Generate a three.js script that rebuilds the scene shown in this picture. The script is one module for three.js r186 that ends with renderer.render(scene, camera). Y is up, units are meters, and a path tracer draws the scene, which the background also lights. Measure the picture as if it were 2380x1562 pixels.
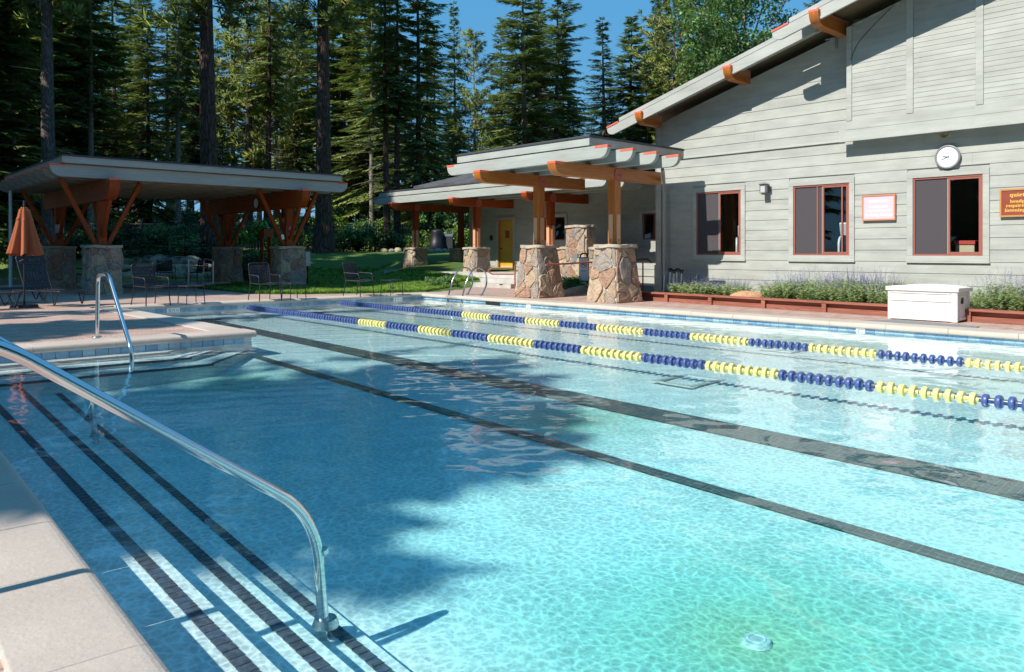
import * as THREE from 'three';
import { mergeGeometries } from 'three/addons/utils/BufferGeometryUtils.js';
import { RoundedBoxGeometry } from 'three/addons/geometries/RoundedBoxGeometry.js';

// ---------------------------------------------------------------- camera, sky, sun, exposure
const scene = new THREE.Scene();
const CA = Math.cos(47.8 * Math.PI / 180), SA = Math.sin(47.8 * Math.PI / 180);
// u runs from the pool towards the building, v along the lanes, h up from the water; world = (u, h, -v)
const camera = new THREE.PerspectiveCamera(2 * Math.atan(977 / 1811) * 180 / Math.PI, 2380 / 1954, 0.05, 1500);
camera.position.set(0, 1.3, 0);
camera.lookAt(CA, 1.3, -SA);
camera.setViewOffset(2380, 1954, 0, 392, 2380, 1562);          // the lens is shifted down: verticals stay upright

const SUN = new THREE.Vector3(-0.742, 0.668, -0.03).normalize();
{
  const W = 512, H = 256, d = new Float32Array(W * H * 4);
  for (let j = 0; j < H; j++) for (let i = 0; i < W; i++) {
    const el = ((j + 0.5) / H - 0.5) * Math.PI, az = ((i + 0.5) / W - 0.5) * 2 * Math.PI;
    const y = Math.sin(el), x = Math.cos(el) * Math.cos(az), z = Math.cos(el) * Math.sin(az);
    const k = Math.pow(1 - Math.max(0, y), 5), c = x * SUN.x + y * SUN.y + z * SUN.z, g = 0.85 + 0.15 * c * c + 0.35 * Math.pow(Math.max(0, c), 8);
    const q = (j * W + i) * 4;
    d[q] = (0.055 + 0.12 * k) * g; d[q + 1] = (0.240 + 0.12 * k) * g; d[q + 2] = (0.475 + 0.05 * k) * g; d[q + 3] = 1;
    if (y < 0) { d[q] = 0.1; d[q + 1] = 0.1; d[q + 2] = 0.08; }
  }
  const t = new THREE.DataTexture(d, W, H, THREE.RGBAFormat, THREE.FloatType);
  t.mapping = THREE.EquirectangularReflectionMapping; t.magFilter = THREE.LinearFilter; t.needsUpdate = true;
  scene.background = t; scene.environment = t;
}
const sun = new THREE.DirectionalLight(0xffffff, 4.15);
sun.color.setRGB(1, 0.945, 0.85);
sun.position.copy(SUN).multiplyScalar(80).add(new THREE.Vector3(8, 0, -14)); sun.target.position.set(8, 0, -14);
sun.castShadow = true; sun.shadow.mapSize.set(4096, 4096); sun.shadow.radius = 1;
Object.assign(sun.shadow.camera, { left: -45, right: 45, top: 45, bottom: -45, near: 1, far: 200 });
scene.add(sun, sun.target);

const renderer = new THREE.WebGLRenderer({ antialias: true });
renderer.setSize(1024, 672);
renderer.toneMapping = THREE.LinearToneMapping;
renderer.toneMappingExposure = 1.70;
renderer.shadowMap.enabled = true;

// ---------------------------------------------------------------- helpers
function rng(seed) { let s = seed >>> 0; return () => { s = (s + 0x6d2b79f5) | 0; let t = Math.imul(s ^ (s >>> 15), 1 | s); t = (t + Math.imul(t ^ (t >>> 7), 61 | t)) ^ t; return ((t ^ (t >>> 14)) >>> 0) / 4294967296; }; }
const lerp = (a, b, t) => a + (b - a) * t, clamp = (x, a, b) => Math.min(b, Math.max(a, x)), smooth = (a, b, x) => { const t = clamp((x - a) / (b - a), 0, 1); return t * t * (3 - 2 * t); };
const P = (u, h, v) => new THREE.Vector3(u, h, -v);
// a spot given by its direction (in the 2380-wide view) and its distance along the view axis
function at(x, d) { const r = (x - 1190) / 1811 * d; return [SA * r + CA * d, SA * d - CA * r]; }

const used = new Map();
function numbered(n) { const k = used.get(n) ?? 0; used.set(n, k + 1); return k ? n + '_' + String(k).padStart(3, '0') : n; }
const bases = new Map();
function thing(name, label, category, [u, h, v] = [0, 0, 0], turn = 0, group) {
  const o = new THREE.Group(); o.name = numbered(name); o.position.set(u, h, -v); o.rotation.y = turn;
  o.userData = { label, category }; if (group) o.userData.group = group;
  scene.add(o); bases.set(o, o.position.clone()); return o;
}
function struct(name) { const o = new THREE.Group(); o.name = name; o.userData = { kind: 'structure' }; scene.add(o); bases.set(o, new THREE.Vector3()); return o; }
function plain(g) { if (g.index) g = g.toNonIndexed(); for (const k of Object.keys(g.attributes)) if (!['position', 'normal', 'uv', 'color'].includes(k)) g.deleteAttribute(k); if (!g.attributes.uv) g.setAttribute('uv', new THREE.BufferAttribute(new Float32Array(g.attributes.position.count * 2), 2)); return g; }
function M(list) { const l = list.map(plain); return l.length > 1 ? mergeGeometries(l) : l[0]; }
// world-space geometry becomes a child of a thing (unturned) or of a structure
function obj(name, geo, mat, parent, label) {
  if (Array.isArray(geo)) geo = M(geo);
  const b = bases.get(parent); if (b && b.lengthSq() && !geo.userData.local) geo.translate(-b.x, -b.y, -b.z);
  const m = new THREE.Mesh(geo, mat); m.name = name; m.castShadow = m.receiveShadow = true;
  if (label) m.userData.label = label; parent.add(m); return m;
}
const loc = (g) => { g.userData.local = true; return g; };
function sub(name, geo, mat, parentMesh) { const m = new THREE.Mesh(Array.isArray(geo) ? M(geo) : geo, mat); m.name = name; m.castShadow = m.receiveShadow = true; parentMesh.add(m); return m; }
function copyOf(root, [u, h, v], turn, label, group) {
  const r = root.clone(); r.name = numbered(root.name.replace(/_\d+$/, '')); r.position.set(u, h, -v); r.rotation.y = turn;
  r.userData = { ...root.userData }; if (label) r.userData.label = label; if (group) r.userData.group = group; scene.add(r); return r;
}
// uv in metres from position and normal; along = axis that the grain follows
function triUV(g, along = -1) {
  g = plain(g); const p = g.attributes.position, n = g.attributes.normal, uv = new Float32Array(p.count * 2);
  for (let i = 0; i < p.count; i += 3) {
    const a = new THREE.Vector3(), b = new THREE.Vector3(), c = new THREE.Vector3(); a.fromBufferAttribute(p, i); b.fromBufferAttribute(p, i + 1); c.fromBufferAttribute(p, i + 2);
    const q = b.clone().sub(a).cross(c.clone().sub(a)), w = [Math.abs(q.x), Math.abs(q.y), Math.abs(q.z)], k = w.indexOf(Math.max(...w));
    let ax = [0, 1, 2].filter((x) => x !== k); if (along >= 0 && ax[1] === along) ax = [ax[1], ax[0]]; else if (along < 0 && k === 0) ax = [2, 1];
    [a, b, c].forEach((t, j) => { uv[(i + j) * 2] = t.getComponent(ax[0]); uv[(i + j) * 2 + 1] = t.getComponent(ax[1]); });
  }
  g.setAttribute('uv', new THREE.BufferAttribute(uv, 2)); return g;
}
function bx(u0, u1, h0, h1, v0, v1, along = -1) { const g = new THREE.BoxGeometry(u1 - u0, h1 - h0, v1 - v0); g.translate((u0 + u1) / 2, (h0 + h1) / 2, -(v0 + v1) / 2); return triUV(g, along); }
function rb(u0, u1, h0, h1, v0, v1, r = 0.01, along = -1) { const g = new RoundedBoxGeometry(u1 - u0, h1 - h0, v1 - v0, 1, Math.min(r, (u1 - u0) / 2.1, (h1 - h0) / 2.1, (v1 - v0) / 2.1)); g.translate((u0 + u1) / 2, (h0 + h1) / 2, -(v0 + v1) / 2); return triUV(g, along); }
// a hexahedron from its 8 corners: bottom a b c d (counter-clockwise from above), top e f g h
function hexa(c, along = -1) {
  const q = [[4, 5, 6, 7], [3, 2, 1, 0], [0, 1, 5, 4], [1, 2, 6, 5], [2, 3, 7, 6], [3, 0, 4, 7]], pos = [];
  for (const [a, b, d, e] of q) for (const k of [a, b, d, a, d, e]) pos.push(c[k].x, c[k].y, c[k].z);
  const g = new THREE.BufferGeometry(); g.setAttribute('position', new THREE.BufferAttribute(new Float32Array(pos), 3)); g.computeVertexNormals();
  return triUV(g, along);
}
function tube(points, r, seg = 10, n = 40, tension = 0) {
  const c = tension ? new THREE.CatmullRomCurve3(points, false, 'catmullrom', tension) : new THREE.CatmullRomCurve3(points, false, 'centripetal');
  return new THREE.TubeGeometry(c, n, r, seg, false);
}
// a bent pipe: straight runs with rounded corners of radius R, flat caps
function pipe(pts, r, R = 0.1, seg = 12) {
  const path = new THREE.CurvePath(); let a = pts[0];
  for (let i = 1; i < pts.length - 1; i++) {
    const p = pts[i], d0 = p.clone().sub(pts[i - 1]), d1 = pts[i + 1].clone().sub(p), k = Math.min(R, d0.length() * 0.49, d1.length() * 0.49);
    const s = p.clone().sub(d0.normalize().multiplyScalar(k)), e = p.clone().add(d1.normalize().multiplyScalar(k));
    if (s.distanceTo(a) > 1e-4) path.add(new THREE.LineCurve3(a, s)); path.add(new THREE.QuadraticBezierCurve3(s, p, e)); a = e;
  }
  path.add(new THREE.LineCurve3(a, pts[pts.length - 1]));
  let L = path.getLength(); const g = new THREE.TubeGeometry(path, Math.max(12, Math.round(L / 0.03)) > 140 ? 140 : Math.max(12, Math.round(L / 0.03)), r, seg, false);
  const caps = [[pts[0], pts[1]], [pts[pts.length - 1], pts[pts.length - 2]]].map(([e, f]) => { const c = new THREE.CircleGeometry(r, seg); c.lookAt(e.clone().sub(f)); return c.translate(e.x, e.y, e.z); });
  return M([g, ...caps]);
}
function rod(a, b, r, seg = 6) { const d = b.clone().sub(a), g = new THREE.CylinderGeometry(r, r, d.length(), seg); g.applyQuaternion(new THREE.Quaternion().setFromUnitVectors(new THREE.Vector3(0, 1, 0), d.normalize())); const m = a.clone().add(b).multiplyScalar(0.5); return g.translate(m.x, m.y, m.z); }
function bar(a, b, w, t, along = 1, hint = new THREE.Vector3(0, 0, 1)) { // square-edged timber from a to b
  const d = b.clone().sub(a), L = d.length(), g = new RoundedBoxGeometry(w, L, t, 1, 0.008); d.normalize();
  const z = hint.clone().sub(d.clone().multiplyScalar(hint.dot(d))).normalize(), x = d.clone().cross(z);
  triUV(g, 1); const gg = triUV(g, 1); gg.applyMatrix4(new THREE.Matrix4().makeBasis(x, d, z)); const m = a.clone().add(b).multiplyScalar(0.5); return gg.translate(m.x, m.y, m.z);
}

// ---------------------------------------------------------------- textures
function lattice(seed) { const r = rng(seed), t = new Float32Array(65536).map(() => r()); return t; }
const LT = lattice(11);
function vn(x, y, per, s = 0) { // periodic value noise
  const x0 = Math.floor(x), y0 = Math.floor(y), fx = x - x0, fy = y - y0, m = (a, b) => LT[((((a % per) + per) % per) * 131 + (((b % per) + per) % per) * 7919 + s * 977) & 65535];
  const sx = fx * fx * (3 - 2 * fx), sy = fy * fy * (3 - 2 * fy);
  return lerp(lerp(m(x0, y0), m(x0 + 1, y0), sx), lerp(m(x0, y0 + 1), m(x0 + 1, y0 + 1), sx), sy);
}
function fbm(x, y, per, oct = 4, s = 0) { let a = 0, k = 0.5, t = 0; for (let i = 0; i < oct; i++) { a += k * vn(x * (1 << i), y * (1 << i), per << i, s + i); t += k; k *= 0.5; } return a / t; }
function worley(x, y, per, s = 0) { let f1 = 9, f2 = 9, id = 0; const x0 = Math.floor(x), y0 = Math.floor(y);
  for (let j = -1; j < 2; j++) for (let i = -1; i < 2; i++) { const a = (((x0 + i) % per) + per) % per, b = (((y0 + j) % per) + per) % per, k = (a * 131 + b * 7919 + s * 977) & 65535, px = x0 + i + LT[k], py = y0 + j + LT[(k + 4441) & 65535], d = Math.hypot(px - x, py - y); if (d < f1) { f2 = f1; f1 = d; id = k; } else if (d < f2) f2 = d; }
  return [f1, f2, LT[(id + 999) & 65535]]; }
function tex(size, fn, rep = 1, srgb = true) {
  const d = new Uint8Array(size * size * 4), enc = (x) => 255 * clamp(srgb ? (x <= 0.0031308 ? 12.92 * x : 1.055 * Math.pow(x, 1 / 2.4) - 0.055) : x, 0, 1);
  for (let j = 0; j < size; j++) for (let i = 0; i < size; i++) { const c = fn(i / size, j / size), q = (j * size + i) * 4; if (typeof c === 'number') d[q] = d[q + 1] = d[q + 2] = enc(c); else { d[q] = enc(c[0]); d[q + 1] = enc(c[1]); d[q + 2] = enc(c[2]); } d[q + 3] = 255; }
  const t = new THREE.DataTexture(d, size, size); t.magFilter = THREE.LinearFilter; t.wrapS = t.wrapT = THREE.RepeatWrapping; t.repeat.set(rep, rep); if (srgb) t.colorSpace = THREE.SRGBColorSpace; t.needsUpdate = true; return t;
}
const rep = (t, a, b = a) => { const c = t.clone(); c.repeat.set(a, b); c.needsUpdate = true; return c; };
const T = {};
T.mottle = tex(512, (x, y) => { const a = fbm(x * 6, y * 6, 6, 5, 1), b = fbm(x * 40, y * 40, 40, 3, 2); return 0.72 + 0.36 * (a - 0.5) + 0.22 * (b - 0.5) + 0.12; });
T.smooth = tex(512, (x, y) => 0.9 + 0.3 * (fbm(x * 4, y * 4, 4, 5, 1) - 0.5) + 0.07 * (vn(x * 120, y * 120, 120, 2) - 0.5));
T.grit = tex(512, (x, y) => fbm(x * 60, y * 60, 60, 3, 3) * 0.7 + vn(x * 9, y * 9, 9, 4) * 0.3, 1, false);
T.wood = tex(512, (x, y) => { const w = vn(x * 3, y * 14, 14 * 3, 5) * 2 + fbm(x * 4, y * 60, 60, 3, 6), r = 0.5 + 0.5 * Math.sin((y * 26 + w * 1.6) * 6.283), k = 0.62 + 0.3 * r + 0.25 * (fbm(x * 3, y * 90, 90, 2, 7) - 0.5), m = 0.85 + 0.3 * fbm(x * 2, y * 4, 4, 3, 12); return [k * m, k * m * (0.9 + 0.1 * r), k * m * (0.82 + 0.18 * r)]; });
T.woodB = tex(512, (x, y) => fbm(x * 4, y * 90, 90, 3, 6), 1, false);
T.paint = tex(512, (x, y) => 0.86 + 0.18 * (fbm(x * 3, y * 30, 30, 3, 8) - 0.5) + 0.30 * (fbm(x * 5, y * 5, 5, 4, 9) - 0.5));
T.bark = tex(512, (x, y) => { const w = worley(x * 14 + vn(x * 6, y * 6, 6, 3) * 0.7, y * 5 + vn(x * 9, y * 9, 9, 5) * 0.5, 70, 4), e = smooth(0.02, 0.28, w[1] - w[0]), k = (0.28 + 0.72 * e) * (0.7 + 0.5 * w[2]) * (0.75 + 0.5 * fbm(x * 30, y * 30, 30, 3, 9)); return [k, k * 0.93, k * 0.88]; });
T.barkB = tex(512, (x, y) => { const w = worley(x * 14 + vn(x * 6, y * 6, 6, 3) * 0.7, y * 5 + vn(x * 9, y * 9, 9, 5) * 0.5, 70, 4); return 0.75 * smooth(0, 0.4, w[1] - w[0]) + 0.25 * fbm(x * 40, y * 40, 40, 3, 9); }, 1, false);
// pavers 0.10 x 0.20 in running bond over 1 m
function paver(x, y) { const row = Math.floor(y * 10), fx = x * 5 + (row % 2) * 0.5, ix = Math.floor(fx), a = Math.abs(fx - ix - 0.5) * 2, b = Math.abs(y * 10 - row - 0.5) * 2, j = Math.max(smooth(0.9, 0.98, a), smooth(0.82, 0.96, b)); return [j, LT[((ix % 5) * 77 + row * 513) & 65535]]; }
T.paver = tex(1024, (x, y) => { const [j, r] = paver(x, y), n = fbm(x * 50, y * 50, 50, 3, 2), k = (0.72 + 0.35 * r) * (0.8 + 0.4 * n); return j > 0.5 ? [0.7 * k, 0.72 * k, 0.74 * k] : [k, k * (0.94 + 0.06 * r), k * (0.9 + 0.1 * r)]; });
T.paverB = tex(1024, (x, y) => { const [j] = paver(x, y); return (1 - j) * 0.8 + 0.2 * fbm(x * 80, y * 80, 80, 2, 2); }, 1, false);
T.ripple = tex(1024, (x, y) => { let a = 0; const q = [[5, 2, 1.0], [3, -6, 0.9], [9, 4, 0.5], [7, -9, 0.45], [13, 3, 0.3], [-4, 11, 0.45], [17, -8, 0.18], [11, 15, 0.18]]; let s = 0; for (let i = 0; i < q.length; i++) { const [m, n, w] = q[i]; a += w * Math.sin(6.2832 * (m * x + n * y) + 3.1 * i + 2.2 * vn(x * 4, y * 4, 4, i) + 1.5 * vn(x * 9, y * 9, 9, i + 3)); s += w; } return 0.5 + 0.42 * a / s * (0.6 + 0.8 * vn(x * 3, y * 3, 3, 21)) + 0.16 * (fbm(x * 24, y * 24, 24, 3, 31) - 0.5); }, 1, false);
T.plaster = tex(1024, (x, y) => { const w = worley(x * 34 + 0.8 * vn(x * 12, y * 12, 12, 2), y * 34 + 0.8 * vn(x * 12, y * 12, 12, 7), 34, 3); return 0.84 + 0.1 * (fbm(x * 4, y * 4, 4, 4, 5) - 0.5) + 0.07 * (w[2] - 0.5); });
T.causticPaint = tex(1024, (x, y) => { const u = x * 34 + 1.1 * vn(x * 14, y * 14, 14, 2), v = y * 34 + 1.1 * vn(x * 14, y * 14, 14, 7), w = worley(u, v, 34, 3), w2 = worley(u * 1.7 + 5, v * 1.7 + 3, 58, 8); return 0.68 + 0.32 * Math.min(1, 1.05 * Math.exp(-(w[1] - w[0]) * 6.5) + 0.6 * Math.exp(-(w2[1] - w2[0]) * 7) + 0.35 * Math.max(0, vn(x * 9, y * 9, 9, 4) - 0.35)); });  // bright caustic lines painted into the water colour
T.plasterB = tex(1024, (x, y) => { const u = x * 34 + 1.0 * vn(x * 14, y * 14, 14, 2), v = y * 34 + 1.0 * vn(x * 14, y * 14, 14, 7), w = worley(u, v, 34, 3), w2 = worley(u * 2.0, v * 2.0, 68, 8); const e = w[1] - w[0]; void e; return 0.75 * Math.min(1, w[0] * w[0] * 1.1) + 0.2 * Math.min(1, w2[0] * w2[0] * 1.1) + 0.15 * vn(x * 17, y * 17, 17, 9); }, 1, false);
T.tileB = tex(256, (x, y) => { const a = Math.abs((x * 4) % 1 - 0.5) * 2, b = Math.abs((y * 4) % 1 - 0.5) * 2; return 1 - Math.max(smooth(0.82, 0.95, a), smooth(0.82, 0.95, b)); }, 1, false);
T.tile = tex(256, (x, y) => { const ix = Math.floor(x * 4), iy = Math.floor(y * 4), a = Math.abs((x * 4) % 1 - 0.5) * 2, b = Math.abs((y * 4) % 1 - 0.5) * 2, j = Math.max(smooth(0.86, 0.94, a), smooth(0.86, 0.94, b)); return lerp(0.75 + 0.3 * LT[ix * 17 + iy * 131], 2.0, j) * 0.45; });
T.grass = tex(512, (x, y) => { const a = fbm(x * 5, y * 5, 5, 4, 5), b = fbm(x * 70, y * 70, 70, 2, 6), k = 0.55 + 0.5 * a + 0.7 * (b - 0.5); return [k * (0.8 + 0.35 * a), k, k * 0.7]; });
T.soil = tex(512, (x, y) => { const a = fbm(x * 8, y * 8, 8, 5, 5), b = fbm(x * 60, y * 60, 60, 2, 6), k = 0.4 + 0.9 * a * b + 0.25 * b; return [k, k * 0.9, k * 0.8]; });
T.stone = tex(512, (x, y) => { const a = fbm(x * 5, y * 5, 5, 5, 15), b = fbm(x * 38, y * 38, 38, 3, 16), k = 0.5 + 0.6 * a + 0.5 * (b - 0.5); return [k, k * (0.95 + 0.08 * a), k * (0.92 + 0.12 * b)]; });
T.stoneB = tex(512, (x, y) => 0.6 * fbm(x * 7, y * 7, 7, 5, 15) + 0.4 * fbm(x * 40, y * 40, 40, 3, 16), 1, false);
T.screen = tex(128, (x, y) => 0.4 + 0.6 * (((Math.floor(x * 64) + Math.floor(y * 64)) % 2)), 1);
T.shingle = tex(256, (x, y) => { const row = Math.floor(y * 8), ix = Math.floor(x * 6 + (row % 2) * 0.5), k = 0.5 + 0.5 * LT[(row * 71 + ix * 13) & 65535]; return k * ((y * 8) % 1 < 0.12 ? 0.45 : 1) * (0.8 + 0.4 * vn(x * 64, y * 64, 64, 3)); });

// ---------------------------------------------------------------- materials
const rgb = (r, g, b) => new THREE.Color().setRGB(r, g, b);
function mat(c, o = {}) { const m = new THREE.MeshStandardMaterial({ roughness: 0.8, metalness: 0, ...o }); m.color = rgb(...c); return m; }
function phys(c, o = {}) { const m = new THREE.MeshPhysicalMaterial({ roughness: 0.5, metalness: 0, ...o }); m.color = rgb(...c); return m; }
const K = {};
K.paint = mat([0.385, 0.395, 0.365], { roughness: 0.62, map: rep(T.paint, 0.5, 0.9), bumpMap: rep(T.woodB, 0.5, 1.5), bumpScale: 0.0015 });
K.trim = mat([0.405, 0.415, 0.385], { roughness: 0.6, map: rep(T.paint, 0.4, 0.8), bumpMap: rep(T.woodB, 0.5, 1.5), bumpScale: 0.001 });
K.rafter = mat([0.38, 0.405, 0.38], { roughness: 0.6, map: rep(T.paint, 0.35, 1.6), bumpMap: rep(T.woodB, 0.4, 2), bumpScale: 0.0015 });
K.dark = mat([0.045, 0.045, 0.06], { roughness: 0.6 });
K.roofing = mat([0.10, 0.10, 0.11], { roughness: 0.95, map: rep(T.shingle, 0.5, 0.6) });
K.deckwood = mat([0.24, 0.165, 0.09], { roughness: 0.8, map: rep(T.wood, 0.4, 1.2) });
K.cap = mat([0.72, 0.13, 0.08], { roughness: 0.5 });
K.wood = phys([0.50, 0.155, 0.016], { roughness: 0.42, map: rep(T.wood, 0.35, 1.1), bumpMap: rep(T.woodB, 0.35, 1.2), bumpScale: 0.002, clearcoat: 0.25, clearcoatRoughness: 0.35 });
K.shadedWood = phys([0.36, 0.07, 0.012], { roughness: 0.6, specularIntensity: 0.5, map: rep(T.wood, 0.35, 1.1), bumpMap: rep(T.woodB, 0.35, 1.2), bumpScale: 0.002 });  // wood stain made darker and redder: shade of these timbers put into the colour
K.bracket = mat([0.40, 0.10, 0.07], { roughness: 0.5 });
K.planter = mat([0.35, 0.125, 0.085], { roughness: 0.75, map: rep(T.wood, 0.4, 1.0), bumpMap: rep(T.woodB, 0.4, 1.2), bumpScale: 0.002 });
K.frame = mat([0.27, 0.085, 0.062], { roughness: 0.45 });
K.screen = mat([0.085, 0.075, 0.085], { roughness: 0.9, map: rep(T.screen, 4, 4) });
K.glass = phys([0.92, 0.95, 0.95], { roughness: 0.0, transmission: 1, thickness: 0, ior: 1.5 });
K.steel = mat([0.72, 0.72, 0.74], { metalness: 1, roughness: 0.16 });
K.steel2 = mat([0.62, 0.62, 0.65], { metalness: 1, roughness: 0.3 });
K.coping = mat([0.50, 0.425, 0.365], { roughness: 0.85, map: rep(T.smooth, 0.45), bumpMap: rep(T.grit, 1.4), bumpScale: 0.002 });
K.copingShade = mat([0.47, 0.39, 0.33], { roughness: 0.85, map: rep(T.smooth, 0.5), bumpMap: rep(T.grit, 1.4), bumpScale: 0.002 });  // darker copy of the coping, with shade put into its colour
K.paver = mat([0.47, 0.325, 0.27], { roughness: 0.9, map: rep(T.paver, 1), bumpMap: rep(T.paverB, 1), bumpScale: 0.006 });
K.mortar = mat([0.50, 0.46, 0.40], { roughness: 0.95, map: rep(T.mottle, 2) });
K.white = mat([0.70, 0.67, 0.655], { roughness: 0.45 });
K.whitePaint = mat([0.82, 0.82, 0.82], { roughness: 0.6 });
K.concrete = mat([0.52, 0.49, 0.45], { roughness: 0.9, map: rep(T.mottle, 0.7), bumpMap: rep(T.grit, 1.2), bumpScale: 0.003 });
K.black = mat([0.012, 0.012, 0.014], { roughness: 0.5 });
K.iron = mat([0.012, 0.014, 0.02], { roughness: 0.45 });
K.strap = mat([0.022, 0.017, 0.027], { roughness: 0.6 });
K.water = phys([1, 1, 1], { vertexColors: true, roughness: 0.0, transmission: 1, thickness: 0, ior: 1.33, map: rep(T.causticPaint, 0.55), bumpMap: rep(T.ripple, 0.28), bumpScale: 0.010 });
K.plaster = mat([0.92, 0.965, 0.985], { roughness: 0.8, map: rep(T.plaster, 0.5), bumpMap: rep(T.plasterB, 0.5), bumpScale: 0.006, vertexColors: true });
K.plasterWall = mat([0.86, 0.92, 0.93], { roughness: 0.8, map: rep(T.plaster, 0.5) });
K.tileDark = mat([0.095, 0.095, 0.125], { roughness: 0.35 });
K.lane = mat([0.25, 0.25, 0.27], { roughness: 0.4, map: rep(T.tile, 4.6), bumpMap: rep(T.tileB, 4.6), bumpScale: 0.003 });
K.tileBlue = [[0.24, 0.40, 0.56], [0.31, 0.48, 0.63], [0.20, 0.36, 0.54], [0.36, 0.53, 0.66]].map((c) => phys(c, { roughness: 0.18, clearcoat: 0.5, map: rep(T.mottle, 5) }));
K.grout = mat([0.55, 0.60, 0.62], { roughness: 0.9 });
K.grass = mat([0.085, 0.15, 0.025], { roughness: 0.95, map: rep(T.grass, 0.35) });
K.soil = mat([0.15, 0.11, 0.075], { roughness: 1, map: rep(T.soil, 0.4), vertexColors: true });
K.mulch = mat([0.13, 0.085, 0.055], { roughness: 1, map: rep(T.soil, 0.9), bumpMap: rep(T.grit, 1), bumpScale: 0.02 });
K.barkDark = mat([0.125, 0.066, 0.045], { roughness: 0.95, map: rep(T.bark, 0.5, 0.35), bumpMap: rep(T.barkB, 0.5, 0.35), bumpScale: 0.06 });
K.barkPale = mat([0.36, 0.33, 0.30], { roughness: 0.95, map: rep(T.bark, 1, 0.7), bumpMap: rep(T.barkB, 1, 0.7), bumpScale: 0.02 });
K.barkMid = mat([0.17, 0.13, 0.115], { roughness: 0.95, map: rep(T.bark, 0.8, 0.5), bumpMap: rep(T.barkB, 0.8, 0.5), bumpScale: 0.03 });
const leafMat = (c) => phys(c, { roughness: 0.9, vertexColors: true, side: THREE.DoubleSide, transmission: 0.35, thickness: 0, specularIntensity: 0.3 });
K.fir = leafMat([0.17, 0.23, 0.05]); K.pine = leafMat([0.22, 0.275, 0.06]); K.spruce = leafMat([0.105, 0.19, 0.125]); K.dead = leafMat([0.20, 0.15, 0.12]);
K.leaf = leafMat([0.14, 0.27, 0.075]); K.leafDark = leafMat([0.06, 0.12, 0.035]); K.leafLime = leafMat([0.20, 0.33, 0.05]); K.sage = leafMat([0.50, 0.60, 0.34]); K.violet = leafMat([0.26, 0.25, 0.46]);
// ---------------------------------------------------------------- terrain
const POOL = { u1: 12.8, v1: 17.85, v0: -9, pu: 4.87, pv: 11.08 };
const edgeU = (v) => 0.735 + 0.03 * (clamp(v, 0, 11.1) - 2.5);                       // the near edge of the pool
function deckEdgeV(u) { return u < 9.3 ? 32.5 : u < 10.2 ? lerp(20.9, 19.9, (u - 9.3) / 0.9) : u < 13.4 ? lerp(19.9, 18.45, (u - 10.2) / 3.2) : u < 15.4 ? lerp(18.45, 19.5, (u - 13.4) / 2) : 20.6; }
function groundH(u, v) {
  const d = CA * u + SA * v, r = SA * u - CA * v;
  if (v < deckEdgeV(u) - 0.25 && u < 17.5 && d < 33) return (u > -3 && u < 13.0 && v < 18.1 && v > -12) ? -1.4 : 0.03;
  const st = 21.5 + 10.5 * (1 - smooth(-6.5, -3.5, r)), n = 0.35 * (fbm((u + 60) * 0.09, (v + 60) * 0.09, 64, 3, 4) - 0.5);
  let h = 0.125;
  if (d > st) h += 1.2 * smooth(0, 1, (d - st) / (42 - st)) ;
  if (d > 42) h += 0.10 * (Math.min(d, 68) - 42) * smooth(42, 50, d) + (d > 68 ? 0.012 * (d - 68) : 0);
  h += n * smooth(24, 45, d);
  return h;
}
{
  const ax = (a) => { const o = []; for (const [x0, x1, s] of a) for (let x = x0; x < x1 - 1e-6; x += s) o.push(x); return o; };
  const us = ax([[-160, -40, 10], [-40, -10, 3], [-10, 4, 1], [4, 22, 0.3], [22, 40, 0.8], [40, 80, 2.5], [80, 260, 10]]), vs = ax([[-60, -14, 6], [-14, 14, 1.5], [14, 34, 0.3], [34, 60, 0.9], [60, 90, 2.5], [90, 300, 10]]);
  const nu = us.length, nv = vs.length, p = new Float32Array(nu * nv * 3), uv = new Float32Array(nu * nv * 2), col = new Float32Array(nu * nv * 3), ix = [], r = rng(5);
  for (let j = 0; j < nv; j++) for (let i = 0; i < nu; i++) {
    const k = j * nu + i, u = us[i], v = vs[j], h = groundH(u, v), d = CA * u + SA * v; p.set([u, h, -v], k * 3); uv.set([u, v], k * 2);
    const g = smooth(40, 46, d), n = fbm((u + 80) * 0.13, (v + 80) * 0.13, 64, 4, 8), m = smooth(0.42, 0.56, n);        // forest floor: bare duff and green growth by turns
    col.set([lerp(0.95, 1.0, m), lerp(0.9, 2.2, m), lerp(0.8, 0.55, m)], k * 3); void g;
  }
  for (let j = 0; j < nv - 1; j++) for (let i = 0; i < nu - 1; i++) { const a = j * nu + i; ix.push(a, a + 1, a + nu, a + 1, a + nu + 1, a + nu); }
  const mk = (keep) => { const g = new THREE.BufferGeometry(); g.setAttribute('position', new THREE.BufferAttribute(p.slice(), 3)); g.setAttribute('uv', new THREE.BufferAttribute(uv.slice(), 2)); g.setAttribute('color', new THREE.BufferAttribute(col.slice(), 3));
    const q = []; for (let t = 0; t < ix.length; t += 3) { const k = ix[t], u = p[k * 3], v = -p[k * 3 + 2]; if (keep(u, v)) q.push(ix[t], ix[t + 1], ix[t + 2]); } g.setIndex(q); g.computeVertexNormals(); return g; };
  const lawn = (u, v) => { const d = CA * u + SA * v, r = SA * u - CA * v; return v >= deckEdgeV(u) - 0.6 && d < 41.5 && r > -11.5 && u < 40; };
  const a = new THREE.Mesh(mk((u, v) => !lawn(u, v)), K.soil); a.name = 'ground'; a.userData.kind = 'structure'; a.receiveShadow = true; scene.add(a);
  const b = new THREE.Mesh(mk(lawn), K.grass); b.name = 'lawn'; b.userData.kind = 'structure'; b.receiveShadow = true; scene.add(b);
}
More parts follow.
